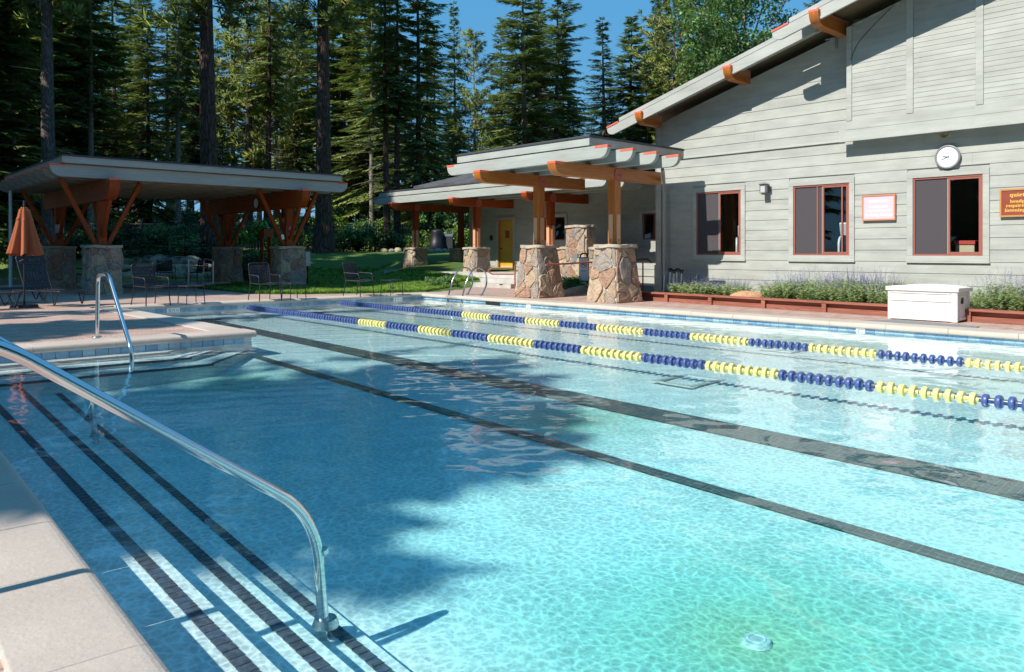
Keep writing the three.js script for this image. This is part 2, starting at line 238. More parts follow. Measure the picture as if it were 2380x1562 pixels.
// ---------------------------------------------------------------- deck, pool shell, water
{
  const deck = struct('pool_deck'), D = 0.12;
  const poly = (pts, h) => { const s = new THREE.Shape(pts.map(([u, v]) => new THREE.Vector2(u, v))); const g = new THREE.ShapeGeometry(s); g.rotateX(-Math.PI / 2); g.translate(0, h, 0); return triUV(g); };
  const e0 = edgeU(-9) - 0.42;
  // near strip, peninsula, far deck, right deck
  obj('paving', poly([[-9, -12], [edgeU(0) - 0.31, -12], [edgeU(0) - 0.31, 0], [edgeU(11.1) - 0.31, 11.5], [4.45, 11.5], [4.45, 18.3], [-9, 18.3]], D), K.paver, deck);
  obj('paving', poly([[-9, 18.3], [13.25, 18.3], [13.4, 18.5], [10.2, 19.95], [9.35, 20.9], [9.35, 32.4], [-9, 32.4]], D - 0.001), K.paver, deck);
  obj('paving', poly([[13.2, -12], [14.9, -12], [14.45, 4], [15.05, 12.1], [17.6, 12.4], [17.6, 20.5], [15.4, 19.5], [13.4, 18.45], [13.2, 18.3]], D + 0.001), K.paver, deck);
  // coping stones, each with a rounded nose over the water
  const cop = struct('pool_coping'), r = rng(7);
  const stone = (u0, u1, v0, v1, m, nose) => { // nose: side that overhangs the water
    const W = nose[0] === 'u' ? u1 - u0 : v1 - v0, L = nose[0] === 'u' ? v1 - v0 : u1 - u0, h = 0.132 + 0.003 * r(), s = new THREE.Shape(); s.moveTo(0, 0.05); s.lineTo(W - 0.03, 0.05); s.quadraticCurveTo(W, 0.05, W, 0.085); s.quadraticCurveTo(W, h, W - 0.06, h); s.lineTo(0.012, h); s.quadraticCurveTo(0, h, 0, h - 0.012); s.closePath();
    const g = new THREE.ExtrudeGeometry(s, { depth: L - 0.006, bevelEnabled: true, bevelSize: 0.003, bevelThickness: 0.003, bevelSegments: 1, curveSegments: 6 }); g.translate(0, 0, -(L - 0.006) / 2); g.rotateY({ u1: 0, u0: Math.PI, v1: Math.PI / 2, v0: -Math.PI / 2 }[nose]);
    g.translate(nose === 'u1' ? u0 : nose === 'u0' ? u1 : (u0 + u1) / 2, 0, nose[0] === 'u' ? -(v0 + v1) / 2 : nose === 'v1' ? -v0 : -v1); return obj('coping_stone', triUV(g), m, cop); };
  const J = 0.002;
  for (let v = -8.6; v < 17.8; v += 0.92) stone(12.74, 13.22, v + J, Math.min(v + 0.92, 17.85) - J, K.coping, 'u0');
  for (let u = 4.95; u < 13.2; u += 0.92) stone(u + J, Math.min(u + 0.92, 13.22) - J, 17.8, 18.32, K.coping, 'v0');
  for (let v = 11.5; v < 17.8; v += 0.95) stone(4.42, 4.93, v + J, Math.min(v + 0.95, 17.79) - J, K.coping, 'u1');
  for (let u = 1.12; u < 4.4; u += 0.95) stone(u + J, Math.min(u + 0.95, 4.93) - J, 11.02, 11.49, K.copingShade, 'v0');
  const nj = [-5.2, -4.3, -3.4, -2.5, -1.6, -0.7, 0.15, 0.95, 1.7, 2.45, 3.19, 3.84, 4.58, 5.35, 6.1, 6.85, 7.6, 8.35, 9.1, 9.85, 10.6, 11.49];
  for (let i = 0; i < nj.length - 1; i++) { // the near edge runs slightly askew
    const m = stone(-0.36, 0, J, nj[i + 1] - J - nj[i], K.coping, 'u1'); m.geometry.rotateY(-0.03); m.geometry.translate(edgeU(nj[i]) + 0.04, 0, -nj[i]);
  }
  { const g = []; for (let k = 0; k < 26; k++) { const v = -2 + k * 0.28, s = 0.7 + 0.6 * r(); const q = new THREE.SphereGeometry(1, 10, 6); q.scale(0.016 * s, 0.007, 0.11 * s); q.translate(edgeU(v) - 0.325 + 0.012 * (r() - 0.5), 0.128, -v); g.push(q); } obj('joint_sealant', g, mat([0.52, 0.53, 0.52], { roughness: 0.7 }), cop); }

  // floor: it lies deeper towards the near right and rises to the far end
  const KN = [0.4, 3.3, 4.88, 6.24, 8.5, 12.9], D1 = [0.62, 0.58, 0.49, 0.37, 0.21, 0.17], SL = [0.028, 0.027, 0.025, 0.0130, 0.004, 0.002];
  var floorH = (u, v) => { let i = 0; while (i < 4 && u > KN[i + 1]) i++; const t = clamp((u - KN[i]) / (KN[i + 1] - KN[i]), 0, 1); return -Math.max(0.13, lerp(D1[i], D1[i + 1], t) - lerp(SL[i], SL[i + 1], t) * (v - 1)); };
  const drains = [[3.33, 1.95], [5.45, 5.32], [3.86, 9.45], [8.9, 13.2], [9.2, 3.2]];
  const pf = struct('pool_floor');
  {
    const s = 0.2, p = [], uv = [], c = [], ok = (u, v) => v < POOL.pv + 0.3 ? u > 0.4 : u > POOL.pu - 0.2;
    const vert = (u, v) => { let k = 0, q = 0; drains.forEach(([a, b], i) => { const w = [1.5, 1.05, 1.1, 1.2, 1.1][i], d = Math.hypot((u - a) * (v > b ? 1 : 1), v - b) * (1 + 0.5 * (fbm((u + 9) * 1.2, (v + 9) * 1.2, 64, 3, i) - 0.5)), e = Math.exp(-d * d / (w * w * 0.55)); k = Math.max(k, e * [1, 0.8, 0.7, 0.6, 0.4][i]); q = Math.max(q, Math.exp(-d * d / 0.12) * [1, 0.8, 0.4, 0.2, 0.2][i]); });
      p.push(u, floorH(u, v), -v); uv.push(u, v); c.push(lerp(1, 0.42, k) + 0.20 * q, lerp(1, 0.78, k) - 0.03 * q, lerp(1, 0.62, k) - 0.16 * q); };
    for (let v = -8.4; v < 18; v += s) for (let u = 0.2; u < 13; u += s) if (ok(u, v)) { vert(u, v); vert(u + s, v); vert(u, v + s); vert(u + s, v); vert(u + s, v + s); vert(u, v + s); }
    const g = new THREE.BufferGeometry(); for (const [n, a, k] of [['position', p, 3], ['uv', uv, 2], ['color', c, 3]]) g.setAttribute(n, new THREE.BufferAttribute(new Float32Array(a), k)); g.computeVertexNormals(); obj('plaster', g, K.plaster, pf);
  }
  // dark tile lines on the floor
  const line = (u0, u1, v0, v1, lift = 0.004, alongU = false) => { const pos = [], n = Math.ceil(alongU ? (u1 - u0) / 0.1 : (v1 - v0) / 0.2); for (let i = 0; i < n; i++) { const a = i / n, b = (i + 1) / n, q = alongU ? [[lerp(u0, u1, a), v0], [lerp(u0, u1, b), v0], [lerp(u0, u1, b), v1], [lerp(u0, u1, a), v1]] : [[u0, lerp(v0, v1, a)], [u1, lerp(v0, v1, a)], [u1, lerp(v0, v1, b)], [u0, lerp(v0, v1, b)]];
      for (const k of [0, 1, 2, 0, 2, 3]) pos.push(q[k][0], floorH(...q[k]) + lift, -q[k][1]); } const g = new THREE.BufferGeometry(); g.setAttribute('position', new THREE.BufferAttribute(new Float32Array(pos), 3)); g.computeVertexNormals(); return triUV(g); };
  for (const [u, w] of [[6.24, 0.19], [8.82, 0.14], [11.4, 0.14]]) { obj('lane_line', line(u - w, u + w, -8, 16.6, 0.012), K.lane, pf); obj('lane_line', line(u - 0.45, u + 0.45, 16.62, 16.85, 0.012, true), K.lane, pf); }
  obj('lane_line', line(4.815, 4.95, -8, 10.95, 0.012), K.lane, pf);
  drains.forEach(([u, v], i) => { if (i < 4) { const g = new THREE.CylinderGeometry(0.062, 0.072, 0.022, 24); const h = new THREE.TorusGeometry(0.04, 0.005, 6, 20); h.rotateX(Math.PI / 2); h.translate(0, 0.011, 0); obj('drain_cover', M([g, h]).translate(u, floorH(u, v) + 0.012, -v), K.white, pf); } });
  for (const [u, v] of [[7.70, 5.4], [10.9, 5.9]]) { const h = floorH(u, v) + 0.014; obj('floor_hatch', [bx(u - 0.36, u + 0.36, h, h + 0.012, v - 0.28, v - 0.22), bx(u - 0.36, u + 0.36, h, h + 0.012, v + 0.22, v + 0.28), bx(u - 0.36, u - 0.30, h, h + 0.012, v - 0.22, v + 0.22), bx(u + 0.30, u + 0.36, h, h + 0.012, v - 0.22, v + 0.22)], K.white, pf); }

  // walls
  const pw = struct('pool_wall');
  obj('plaster', [bx(12.8, 13.1, -1.2, -0.045, -9, 18.2), bx(4.6, 12.8, -1.2, -0.045, 17.85, 18.2), bx(4.5, 4.87, -1.2, -0.045, 11.08, 17.85), bx(0.6, 4.5, -1.2, -0.045, 11.08, 11.4), bx(0.2, 12.8, -1.2, -0.045, -9, -8.4)], K.plasterWall, pw);
  obj('grout', [bx(12.803, 13.1, -0.045, 0.05, -9, 18.2), bx(4.6, 12.8, -0.045, 0.05, 17.853, 18.2), bx(4.5, 4.867, -0.045, 0.05, 11.083, 17.85), bx(0.6, 4.5, -0.045, 0.05, 11.083, 11.4)], K.grout, pw);
  { const g = rb(-0.4, 0, -1.2, 0.05, -5.2 - 2.5, 11.4 - 2.5, 0.005); g.rotateY(-0.03); g.translate(edgeU(2.5), 0, -2.5); obj('plaster', g, K.plasterWall, pw); }
  const tl = rng(31), tw = 0.152, marker = (txt, w, h) => { const c = document.createElement('canvas'); c.width = 256; c.height = 128; const x = c.getContext('2d'); x.fillStyle = '#f2f2ee'; x.fillRect(0, 0, 256, 128); x.fillStyle = '#10131c'; x.textAlign = 'center'; x.textBaseline = 'middle'; x.font = 'bold 100px sans-serif'; if (txt.length > 1) { x.fillText('3', 52, 68); x.font = 'bold 46px sans-serif'; x.fillText('1/2', 122, 48); x.font = 'bold 54px sans-serif'; x.fillText('FT', 206, 70); } else { x.fillText('4', 82, 68); x.font = 'bold 60px sans-serif'; x.fillText('FT', 178, 70); } const t = new THREE.CanvasTexture(c); t.colorSpace = THREE.SRGBColorSpace; const g = new THREE.PlaneGeometry(w, h); return [g, new THREE.MeshStandardMaterial({ map: t, roughness: 0.3 })]; };
  const few = [[], [], [], []];
  const tg = {};
  const tile = (kind, a, single) => { const j = 0.004, k = Math.floor(tl() * 4), lift = 0.006;
    const g = kind === 'r' ? bx(12.8 - lift, 12.81, -0.043, 0.045, a + j, a + tw - j) : kind === 'f' ? bx(a + j, a + tw - j, -0.043, 0.045, 17.84, 17.85 + lift) : kind === 'p' ? bx(a + j, a + tw - j, -0.043, 0.045, 11.07 - lift, 11.083) : bx(4.86, 4.87 + lift, -0.043, 0.045, a + j, a + tw - j);
    if (single) obj('tile', g, K.tileBlue[k], pw); else few[k].push(g); };
  for (let v = -8.9; v < 17.7; v += tw) { const m = Math.abs(v - 5.6) < 0.08 || Math.abs(v - 13.5) < 0.08; if (!m) tile('r', v, v > -0.3 && v < 11.5); else { const [g, mm] = marker(Math.abs(v - 5.6) < 0.1 ? '4' : '3 1/2', 0.15, 0.088); g.rotateY(-Math.PI / 2); g.translate(12.79, 0.002, -v - tw / 2); obj('depth_marker', g, mm, pw, 'white depth marker tile'); } }
  for (let u = 4.9; u < 12.7; u += tw) { const m = Math.abs(u - 6.0) < 0.08 || Math.abs(u - 11.9) < 0.08; if (!m) tile('f', u, false); else { const [g, mm] = marker('3 1/2', 0.28, 0.088); g.translate(u + tw / 2, 0.002, -17.832); obj('depth_marker', g, mm, pw, 'white depth marker tile'); } }
  for (let u = 0.95; u < 4.75; u += tw) tile('p', u, true);
  for (let v = 11.1; v < 17.7; v += tw) tile('s', v, false);
  few.forEach((g, k) => { if (g.length) { const m = obj('tile', g, K.tileBlue[k], pw); m.userData.kind = 'stuff'; } });
  // dark slot of the skimmer in the building-side wall
  obj('skimmer_mouth', rb(12.785, 12.80, -0.04, 0.05, 14.55, 15.1, 0.004), K.black, pw);

  // steps: three treads along the near edge with dark nosing tiles, three low treads round the peninsula
  const ps = struct('pool_steps'), nose = [];
  const tread = [[0.38, 0.027, -0.155, 0.0085], [0.72, 0.036, -0.315, 0.0145], [1.04, 0.045, -0.475, 0.021]], uT = (k, v) => 0.84 + tread[k][0] + tread[k][1] * (clamp(v, -5, 11) - 2.5), hT = (k, v) => tread[k][2] + tread[k][3] * (clamp(v, -5, 11) - 2.5);
  for (let k = 0; k < 3; k++) {
    const a = -5, b = 11.08, lo = -1, uL = (v) => (k ? uT(k - 1, v) - 0.05 : edgeU(v) - 0.1);
    obj('tread', hexa([P(uL(a), lo, a), P(uT(k, a), lo, a), P(uT(k, b), lo, b), P(uL(b), lo, b), P(uL(a), hT(k, a), a), P(uT(k, a), hT(k, a), a), P(uT(k, b), hT(k, b), b), P(uL(b), hT(k, b), b)]), K.plasterWall, ps);
    const rest = [], L = 0.062, geo = rb(-0.030, 0.030, 0, 0.006, 0.003, L - 0.003, 0.003);
    for (let v = -1; v < 10.9; v += L) { const g = geo.clone(); g.rotateX(0); g.translate(uT(k, v) - 0.085, hT(k, v) + 0.001, -v); if (v > 1.6 && v < 6.6) obj('tile', g, K.tileDark, ps); else rest.push(g); }
    const m = obj('nosing', rest, K.tileDark, ps); m.userData.kind = 'stuff';
  }
  const pp = [[10.80, 3.62, 3.92, -0.045], [10.45, 3.78, 4.42, -0.095], [10.02, 3.9, 4.83, -0.145]];
  pp.forEach(([v, uk, ue, h], k) => {
    const s = new THREE.Shape([new THREE.Vector2(1.15, v), new THREE.Vector2(uk, v), new THREE.Vector2(ue, 11.09), new THREE.Vector2(1.15, 11.09)]); const g = new THREE.ExtrudeGeometry(s, { depth: 0.8, bevelEnabled: false }); g.rotateX(-Math.PI / 2); g.translate(0, h - 0.8 - 0.001 * k, 0); obj('tread', triUV(g), K.plasterWall, ps);
    obj('nosing', [bar(P(1.2, h - 0.01, v - 0.004), P(uk, h - 0.01, v - 0.004), 0.03, 0.012), bar(P(uk, h + 0.002, v + 0.03), P(ue - 0.02, h + 0.002, 11.05), 0.012, 0.055)], K.tileDark, ps);
  });
  // water
  const p = [], c = [], q = 0.2, depth = (u, v) => { let d = -floorH(u, v); if (v < 11.08) for (let k = 2; k >= 0; k--) if (u < uT(k, v)) d = -hT(k, v); if (v < 11.08) for (const [vk, uk, ue, h] of [...pp].reverse()) if (v > vk && u < uk + (ue - uk) * (v - vk) / (11.09 - vk)) d = Math.min(d, -h); return d; };
  const tint = (u, v) => { let d = 0, n = 0; for (const [a, b] of [[0, 0], [0.12, 0], [-0.12, 0], [0, 0.12], [0, -0.12]]) { d += depth(u + a, v + b); n++; } d /= n; c.push(Math.exp(-d * 0.80), Math.exp(-d * 0.02), Math.exp(-d * 0.015)); };
  const ulo = (v) => Math.max(0.5, edgeU(v) - 0.1);
  for (let v = -8.6; v < 17.84; v += q) { const v1 = Math.min(v + q, 17.852), mid = (v + v1) / 2, a = mid > 11.08 ? 4.866 : ulo(mid), n = Math.ceil((12.802 - a) / q); for (let i = 0; i < n; i++) { const u0 = lerp(a, 12.802, i / n), u1 = lerp(a, 12.802, (i + 1) / n); for (const [x, y] of [[u0, v], [u1, v], [u1, v1], [u0, v], [u1, v1], [u0, v1]]) { p.push(x, 0, -y); tint(x, y); } } }
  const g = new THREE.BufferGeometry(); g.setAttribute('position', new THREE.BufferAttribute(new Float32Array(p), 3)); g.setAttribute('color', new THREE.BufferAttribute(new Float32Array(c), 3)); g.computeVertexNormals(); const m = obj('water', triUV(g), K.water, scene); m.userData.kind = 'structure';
}
// ---------------------------------------------------------------- masonry: irregular stones on the faces of a tapered core
function cells(w, h, n, r) { // Voronoi cells of a w x h rectangle
  const pts = []; for (let k = 0; k < n; k++) { let best, bd = -1; for (let t = 0; t < 12; t++) { const q = [r() * w, r() * h], d = Math.min(9, ...pts.map((p) => Math.hypot(p[0] - q[0], p[1] - q[1]))); if (d > bd) { bd = d; best = q; } } pts.push(best); }
  pts.forEach((q) => { q[2] = Math.pow(r(), 1.5) * w * h / n * 1.1; }); return pts.map((c) => { let poly = [[0, 0], [w, 0], [w, h], [0, h]];
    for (const o of pts) { if (o === c) continue; const dd = Math.hypot(o[0] - c[0], o[1] - c[1]) ** 2, tt = clamp(0.5 + (c[2] - o[2]) / (2 * dd), 0.18, 0.82), mx = lerp(c[0], o[0], tt), my = lerp(c[1], o[1], tt), nx = o[0] - c[0], ny = o[1] - c[1], q = [], f = (p) => (p[0] - mx) * nx + (p[1] - my) * ny;
      for (let i = 0; i < poly.length; i++) { const a = poly[i], b = poly[(i + 1) % poly.length], fa = f(a), fb = f(b); if (fa <= 0) q.push(a); if (fa * fb < 0) { const t = fa / (fa - fb); q.push([lerp(a[0], b[0], t), lerp(a[1], b[1], t)]); } } poly = q; }
    return poly; });
}
function stoneGeo(poly, map, r) { // rings: foot, shoulder, brow, middle
  const n0 = poly.length, pts = []; const cx = poly.reduce((a, p) => a + p[0], 0) / n0, cy = poly.reduce((a, p) => a + p[1], 0) / n0;
  for (let i = 0; i < n0; i++) { const a = poly[i], b = poly[(i + 1) % n0], L = Math.hypot(b[0] - a[0], b[1] - a[1]); if (L < 0.012) continue; const m = L > 0.1 ? [0.16, 0.5, 0.84] : [0.3, 0.7]; for (const t of m) pts.push([lerp(a[0], b[0], t) + (r() - 0.5) * 0.026, lerp(a[1], b[1], t) + (r() - 0.5) * 0.026]); }
  const n = pts.length, size = Math.sqrt(Math.abs(pts.reduce((a, p, i) => { const q = pts[(i + 1) % n]; return a + p[0] * q[1] - q[0] * p[1]; }, 0)) / 2), out = 0.022 + 0.03 * r(), tx = (r() - 0.5) * 0.12, ty = (r() - 0.5) * 0.12;
  const shrink = (k) => pts.map(([x, y]) => { const dx = x - cx, dy = y - cy, L = Math.hypot(dx, dy) || 1, s = Math.max(0.2, 1 - k / L); return [cx + dx * s, cy + dy * s]; });
  const z = (x, y, b) => b + tx * (x - cx) + ty * (y - cy) + (r() - 0.5) * 0.02;
  const rings = [[shrink(0.007), -0.01], [shrink(0.008), out * 0.55], [shrink(0.007 + 0.012), out * 0.92], [shrink(0.02 + size * 0.2), out]].map(([q, b]) => q.map(([x, y]) => map(x, y, z(x, y, b))));
  const mid = map(cx, cy, z(cx, cy, out + 0.004)), pos = [], tri = (...v) => v.forEach((t) => pos.push(t.x, t.y, t.z));
  for (let k = 0; k < 3; k++) for (let i = 0; i < n; i++) { const a = rings[k][i], b = rings[k][(i + 1) % n], c = rings[k + 1][(i + 1) % n], d = rings[k + 1][i]; tri(a, b, c); tri(a, c, d); }
  for (let i = 0; i < n; i++) tri(rings[3][i], rings[3][(i + 1) % n], mid);
  const g = new THREE.BufferGeometry(); g.setAttribute('position', new THREE.BufferAttribute(new Float32Array(pos), 3)); g.computeVertexNormals(); return triUV(g);
}
const STONES = [[0.46, 0.34, 0.235], [0.40, 0.32, 0.25], [0.45, 0.29, 0.20], [0.36, 0.29, 0.24], [0.54, 0.43, 0.30], [0.38, 0.235, 0.165], [0.33, 0.285, 0.255], [0.49, 0.37, 0.265]].map((c) => mat(c, { roughness: 0.9, map: rep(T.stone, 1.6), bumpMap: rep(T.stoneB, 1.6), bumpScale: 0.045 }));
K.capStone = mat([0.46, 0.39, 0.31], { roughness: 0.9, map: rep(T.stone, 1.2), bumpMap: rep(T.stoneB, 1.2), bumpScale: 0.02 });
// a0, a1: half widths at foot and head in u; b0, b1 in v
function pier(parent, [u, v], h0, h1, a0, a1, b0, b1, seed, nPer = 11, cap = true) {
  const r = rng(seed), c = [[-1, -1], [1, -1], [1, 1], [-1, 1]], k = 0.0, hh = cap ? h1 - 0.06 : h1;
  obj('mortar', hexa([...c.map(([x, y]) => P(u + x * (a0 - k), h0, v + y * (b0 - k))), ...c.map(([x, y]) => P(u + x * (a1 - k), hh, v + y * (b1 - k)))]), K.mortar, parent);
  for (let f = 0; f < 4; f++) {
    const [x0, y0] = c[f], [x1, y1] = c[(f + 1) % 4], out = new THREE.Vector3((x0 + x1) / 2, 0, -(y0 + y1) / 2), W = f % 2 ? 2 * b0 : 2 * a0, H = hh - h0;
    const n = Math.max(3, Math.round(nPer * (W * H) / 1.1)), sl = (f % 2 ? a0 - a1 : b0 - b1) / H; void sl;
    for (const poly of cells(W, H, n, r)) {
      const map = (x, y, z) => { const t = y / H, s = x / W, A = lerp(a0, a1, t), B = lerp(b0, b1, t), pu = lerp(x0, x1, s) * A, pv = lerp(y0, y1, s) * B; const q = P(u + pu, h0 + y, v + pv); return q.addScaledVector(out, z + (s < 0.02 || s > 0.98 ? 0 : 0)); };
      obj('stone', stoneGeo(poly, map, r), STONES[Math.floor(r() * 8)], parent);
    }
  }
  if (cap) { // a rough slab
    const g = new THREE.CylinderGeometry(1, 1.0, 0.075, 28, 1), p = g.attributes.position; for (let i = 0; i < p.count; i++) { const t = Math.atan2(p.getZ(i), p.getX(i)), m = 1 / Math.max(Math.abs(Math.cos(t)), Math.abs(Math.sin(t))), L = Math.hypot(p.getX(i), p.getZ(i)), w = 1 + 0.045 * Math.sin(t * 5 + seed) + 0.03 * Math.sin(t * 11 + seed * 3); p.setXYZ(i, p.getX(i) * m * w * (a1 + 0.075), p.getY(i) + (L > 0.5 ? 0.012 * Math.sin(t * 4 + seed) : 0), p.getZ(i) * m * w * (b1 + 0.075)); }
    g.computeVertexNormals(); g.translate(u, h1 - 0.03, -v); obj('cap_stone', triUV(g), K.capStone, parent);
  }
}
// a timber with a rounded lower end; along 'u' or 'v'; tips at the ends listed in round (-1, 1)
function beamGeo(axis, a0, a1, h0, h1, b, w, round = [-1]) {
  const H = h1 - h0, R = H * 0.8, s = new THREE.Shape();
  if (round.includes(-1)) { s.moveTo(a0, h1); s.lineTo(a0, h0 + R); s.quadraticCurveTo(a0 + R * 0.12, h0 + R * 0.12, a0 + R, h0); } else { s.moveTo(a0, h1); s.lineTo(a0, h0); }
  if (round.includes(1)) { s.lineTo(a1 - R, h0); s.quadraticCurveTo(a1 - R * 0.12, h0 + R * 0.12, a1, h0 + R); s.lineTo(a1, h1); } else { s.lineTo(a1, h0); s.lineTo(a1, h1); }
  s.closePath();
  const g = new THREE.ExtrudeGeometry(s, { depth: w - 0.012, bevelEnabled: true, bevelSize: 0.006, bevelThickness: 0.006, bevelSegments: 1, curveSegments: 8 }); g.translate(0, 0, -(w - 0.012) / 2);
  if (axis === 'u') { g.translate(0, 0, -b); return triUV(g, 0); }
  g.rotateY(Math.PI / 2); g.translate(b, 0, 0); return triUV(g, 2);            // local x runs along +v
}
const tipCap = (axis, a, len, h, b, w) => axis === 'u' ? rb(a - 0.012, a + len, h - 0.045, h + 0.006, b - w / 2 - 0.008, b + w / 2 + 0.008, 0.004) : rb(b - w / 2 - 0.008, b + w / 2 + 0.008, h - 0.045, h + 0.006, Math.min(a, a + len), Math.max(a, a + len), 0.004);

// ---------------------------------------------------------------- main building
const WU = 16.6, roofTop = (v) => 4.79 + 0.277 * (13.27 - v);
{
  const b = thing('main_building', 'grey green timber sided building with three sliding windows beside the pool', 'building', [17, 0.2, 5]);
  const wins = [[10.13, 11.38], [7.52, 8.79], [4.96, 6.22]], wh = [1.22, 2.78], t = 0.115, R0 = -6.5, C = 12.6;
  // backing wall with openings
  const wall = new THREE.Shape([new THREE.Vector2(R0, 0.1), new THREE.Vector2(C, 0.1), new THREE.Vector2(C, roofTop(C) - 0.36), new THREE.Vector2(R0, roofTop(R0) - 0.36)]);
  for (const [v0, v1] of wins) wall.holes.push(new THREE.Path([new THREE.Vector2(v0, wh[0]), new THREE.Vector2(v1, wh[0]), new THREE.Vector2(v1, wh[1]), new THREE.Vector2(v0, wh[1])]));
  const wg = new THREE.ExtrudeGeometry(wall, { depth: 0.15, bevelEnabled: false }); wg.rotateY(Math.PI / 2); wg.translate(WU + 0.012, 0, 0);
  obj('wall', triUV(wg), K.trim, b);
  // side wall towards the porch, back, inner walls, floor
  obj('wall', bx(WU + 0.17, 26, 0.1, 4.6, 12.45, 12.6), K.paint, b);
  obj('inner_wall', bx(20.6, 20.7, 0.1, 4.4, R0, 12.44), mat([0.20, 0.19, 0.18]), b); obj('floor', bx(WU + 0.17, 20.6, 0.1, 0.3, R0, 12.44), mat([0.12, 0.11, 0.10]), b); obj('ceiling', bx(WU + 0.17, 20.6, 3.3, 3.36, R0, 12.44), mat([0.25, 0.25, 0.25]), b); obj('wall', bx(WU + 0.17, 26, 0.1, 9.5, R0 - 0.2, R0), K.paint, b);
  // lapped siding, plank by plank
  const E = 0.2335, bay = [7.42, 3.67], r = rng(3);
  const plank = (v0, v1, h0, h1, va = v1, u = WU, lap = 0.016, m = K.paint) => { if (v1 - v0 < 0.04) return; const o = 0.002 * (r() - 0.5), G = 0.0025; v0 += 0.001; v1 -= 0.001; va -= 0.001;
    obj('plank', hexa([P(u - lap + o, h0, v0), P(u + 0.01, h0, v0), P(u + 0.01, h0, v1), P(u - lap + o, h0, v1), P(u - 0.004, h1 + G, v0), P(u + 0.008, h1 + G, v0), P(u + 0.008, h1 + G, va), P(u - 0.004, h1 + G, va)], 2), m, b); };
  const vLim = (h) => Math.min(C, 13.27 - (h + 0.34 - 4.79) / 0.277);
  for (let i = 0; ; i++) {
    const h0 = 0.17 + i * E, h1 = h0 + E; if (h0 > 9.4) break;
    const top = vLim(h0), topA = vLim(h1), lo = h1 > bay[1] + 0.05 ? bay[0] : R0; if (top <= lo) break;
    let cuts = [[lo, top]]; if (h1 > wh[0] - t + 0.01 && h0 < wh[1] + t - 0.01) { cuts = []; let a = lo; for (const [v0, v1] of [...wins].reverse()) { cuts.push([a, v0 - t]); a = v1 + t; } cuts.push([a, top]); }
    for (const [a, c] of cuts) { const end = c === top; const mid = a + (c - a) * (0.3 + 0.4 * r()); if (c - a > 4.2) { plank(a, mid, h0, h1); plank(mid, c, h0, h1, end ? topA : c); } else plank(a, c, h0, h1, end ? topA : c); }
  }
  obj('drip_band', rb(WU - 0.045, WU - 0.002, 3.665, 3.715, 7.62, C - 0.02, 0.006), K.trim, b);
  obj('corner_board', [rb(WU - 0.05, WU - 0.003, 0.17, 4.55, 12.46, 12.62, 0.006), rb(WU - 0.05, WU + 0.14, 0.17, 4.55, 12.601, 12.64, 0.006)], K.trim, b);
  obj('corner_base', [rb(WU - 0.075, WU - 0.001, 0.12, 0.95, 12.42, 12.66, 0.006)], K.trim, b);
  // projecting bay of narrow boards in the gable
  const BU = 16.3;
  obj('bay_soffit', bx(BU + 0.02, WU + 0.01, 3.67, 3.70, R0, 7.44), K.trim, b);
  { const s = new THREE.Shape([new THREE.Vector2(R0, 3.70), new THREE.Vector2(7.42, 3.70), new THREE.Vector2(7.42, roofTop(7.42) - 0.36), new THREE.Vector2(R0, roofTop(R0) - 0.36)]); const g = new THREE.ExtrudeGeometry(s, { depth: 0.05, bevelEnabled: false }); g.rotateY(Math.PI / 2); g.translate(BU + 0.012, 0, 0); obj('wall', triUV(g), K.trim, b); }
  obj('wall', hexa([P(BU + 0.02, 3.68, 7.42), P(WU + 0.01, 3.68, 7.42), P(WU + 0.01, 3.68, 7.45), P(BU + 0.02, 3.68, 7.45), P(BU + 0.02, roofTop(7.45) - 0.36, 7.42), P(WU + 0.01, roofTop(7.45) - 0.36, 7.42), P(WU + 0.01, roofTop(7.45) - 0.36, 7.45), P(BU + 0.02, roofTop(7.45) - 0.36, 7.45)]), K.trim, b);
  obj('bay_rail', rb(BU - 0.035, BU + 0.01, 3.62, 3.86, R0, 7.60, 0.006), K.trim, b); obj('bay_rail', rb(BU - 0.02, BU + 0.011, 3.865, 4.05, R0, 7.46, 0.006), K.trim, b);
  const posts = [7.385, 6.17, 4.925, 3.68, 2.44, 1.2, -0.04]; posts.forEach((v, i) => obj('bay_post', rb(BU - 0.03, BU + 0.012, 4.052, Math.min(9.2, roofTop(v) - 0.38), v - (i ? 0.065 : 0.055), v + (i ? 0.065 : 0.055), 0.005), K.trim, b));
  for (let i = 0; i < 6; i++) for (let h = 4.052; h < 6.9; h += 0.0985) { const v0 = posts[i + 1] + 0.065, v1 = posts[i] - (i ? 0.065 : 0.055), lim = 13.27 - (h + 0.0985 + 0.38 - 4.79) / 0.277; if (Math.min(v1, lim) > v0) plank(v0, Math.min(v1, lim), h, h + 0.0985, Math.min(v1, lim), BU, 0.010, K.paint); }
  // roof: sheathing, shingles, barge boards and fascia in two steps, outlookers
  const slab = (u0, u1, v0, v1, top, th) => hexa([P(u0, roofTop(v0) + top - th, v0), P(u1, roofTop(v0) + top - th, v0), P(u1, roofTop(v1) + top - th, v1), P(u0, roofTop(v1) + top - th, v1), P(u0, roofTop(v0) + top, v0), P(u1, roofTop(v0) + top, v0), P(u1, roofTop(v1) + top, v1), P(u0, roofTop(v1) + top, v1)], 2);
  const roof = obj('roof', slab(15.85, 30, R0 - 0.5, 13.22, 0.02, 0.022), K.roofing, b);
  obj('roof', slab(15.35, 15.848, R0 - 0.5, 8.2, 0.02, 0.022), K.roofing, b);
  obj('soffit', slab(15.84, 30, R0 - 0.5, 13.2, -0.005, 0.05), K.deckwood, b); obj('soffit', slab(15.34, 15.838, R0 - 0.5, 8.18, -0.005, 0.05), K.deckwood, b); void roof;
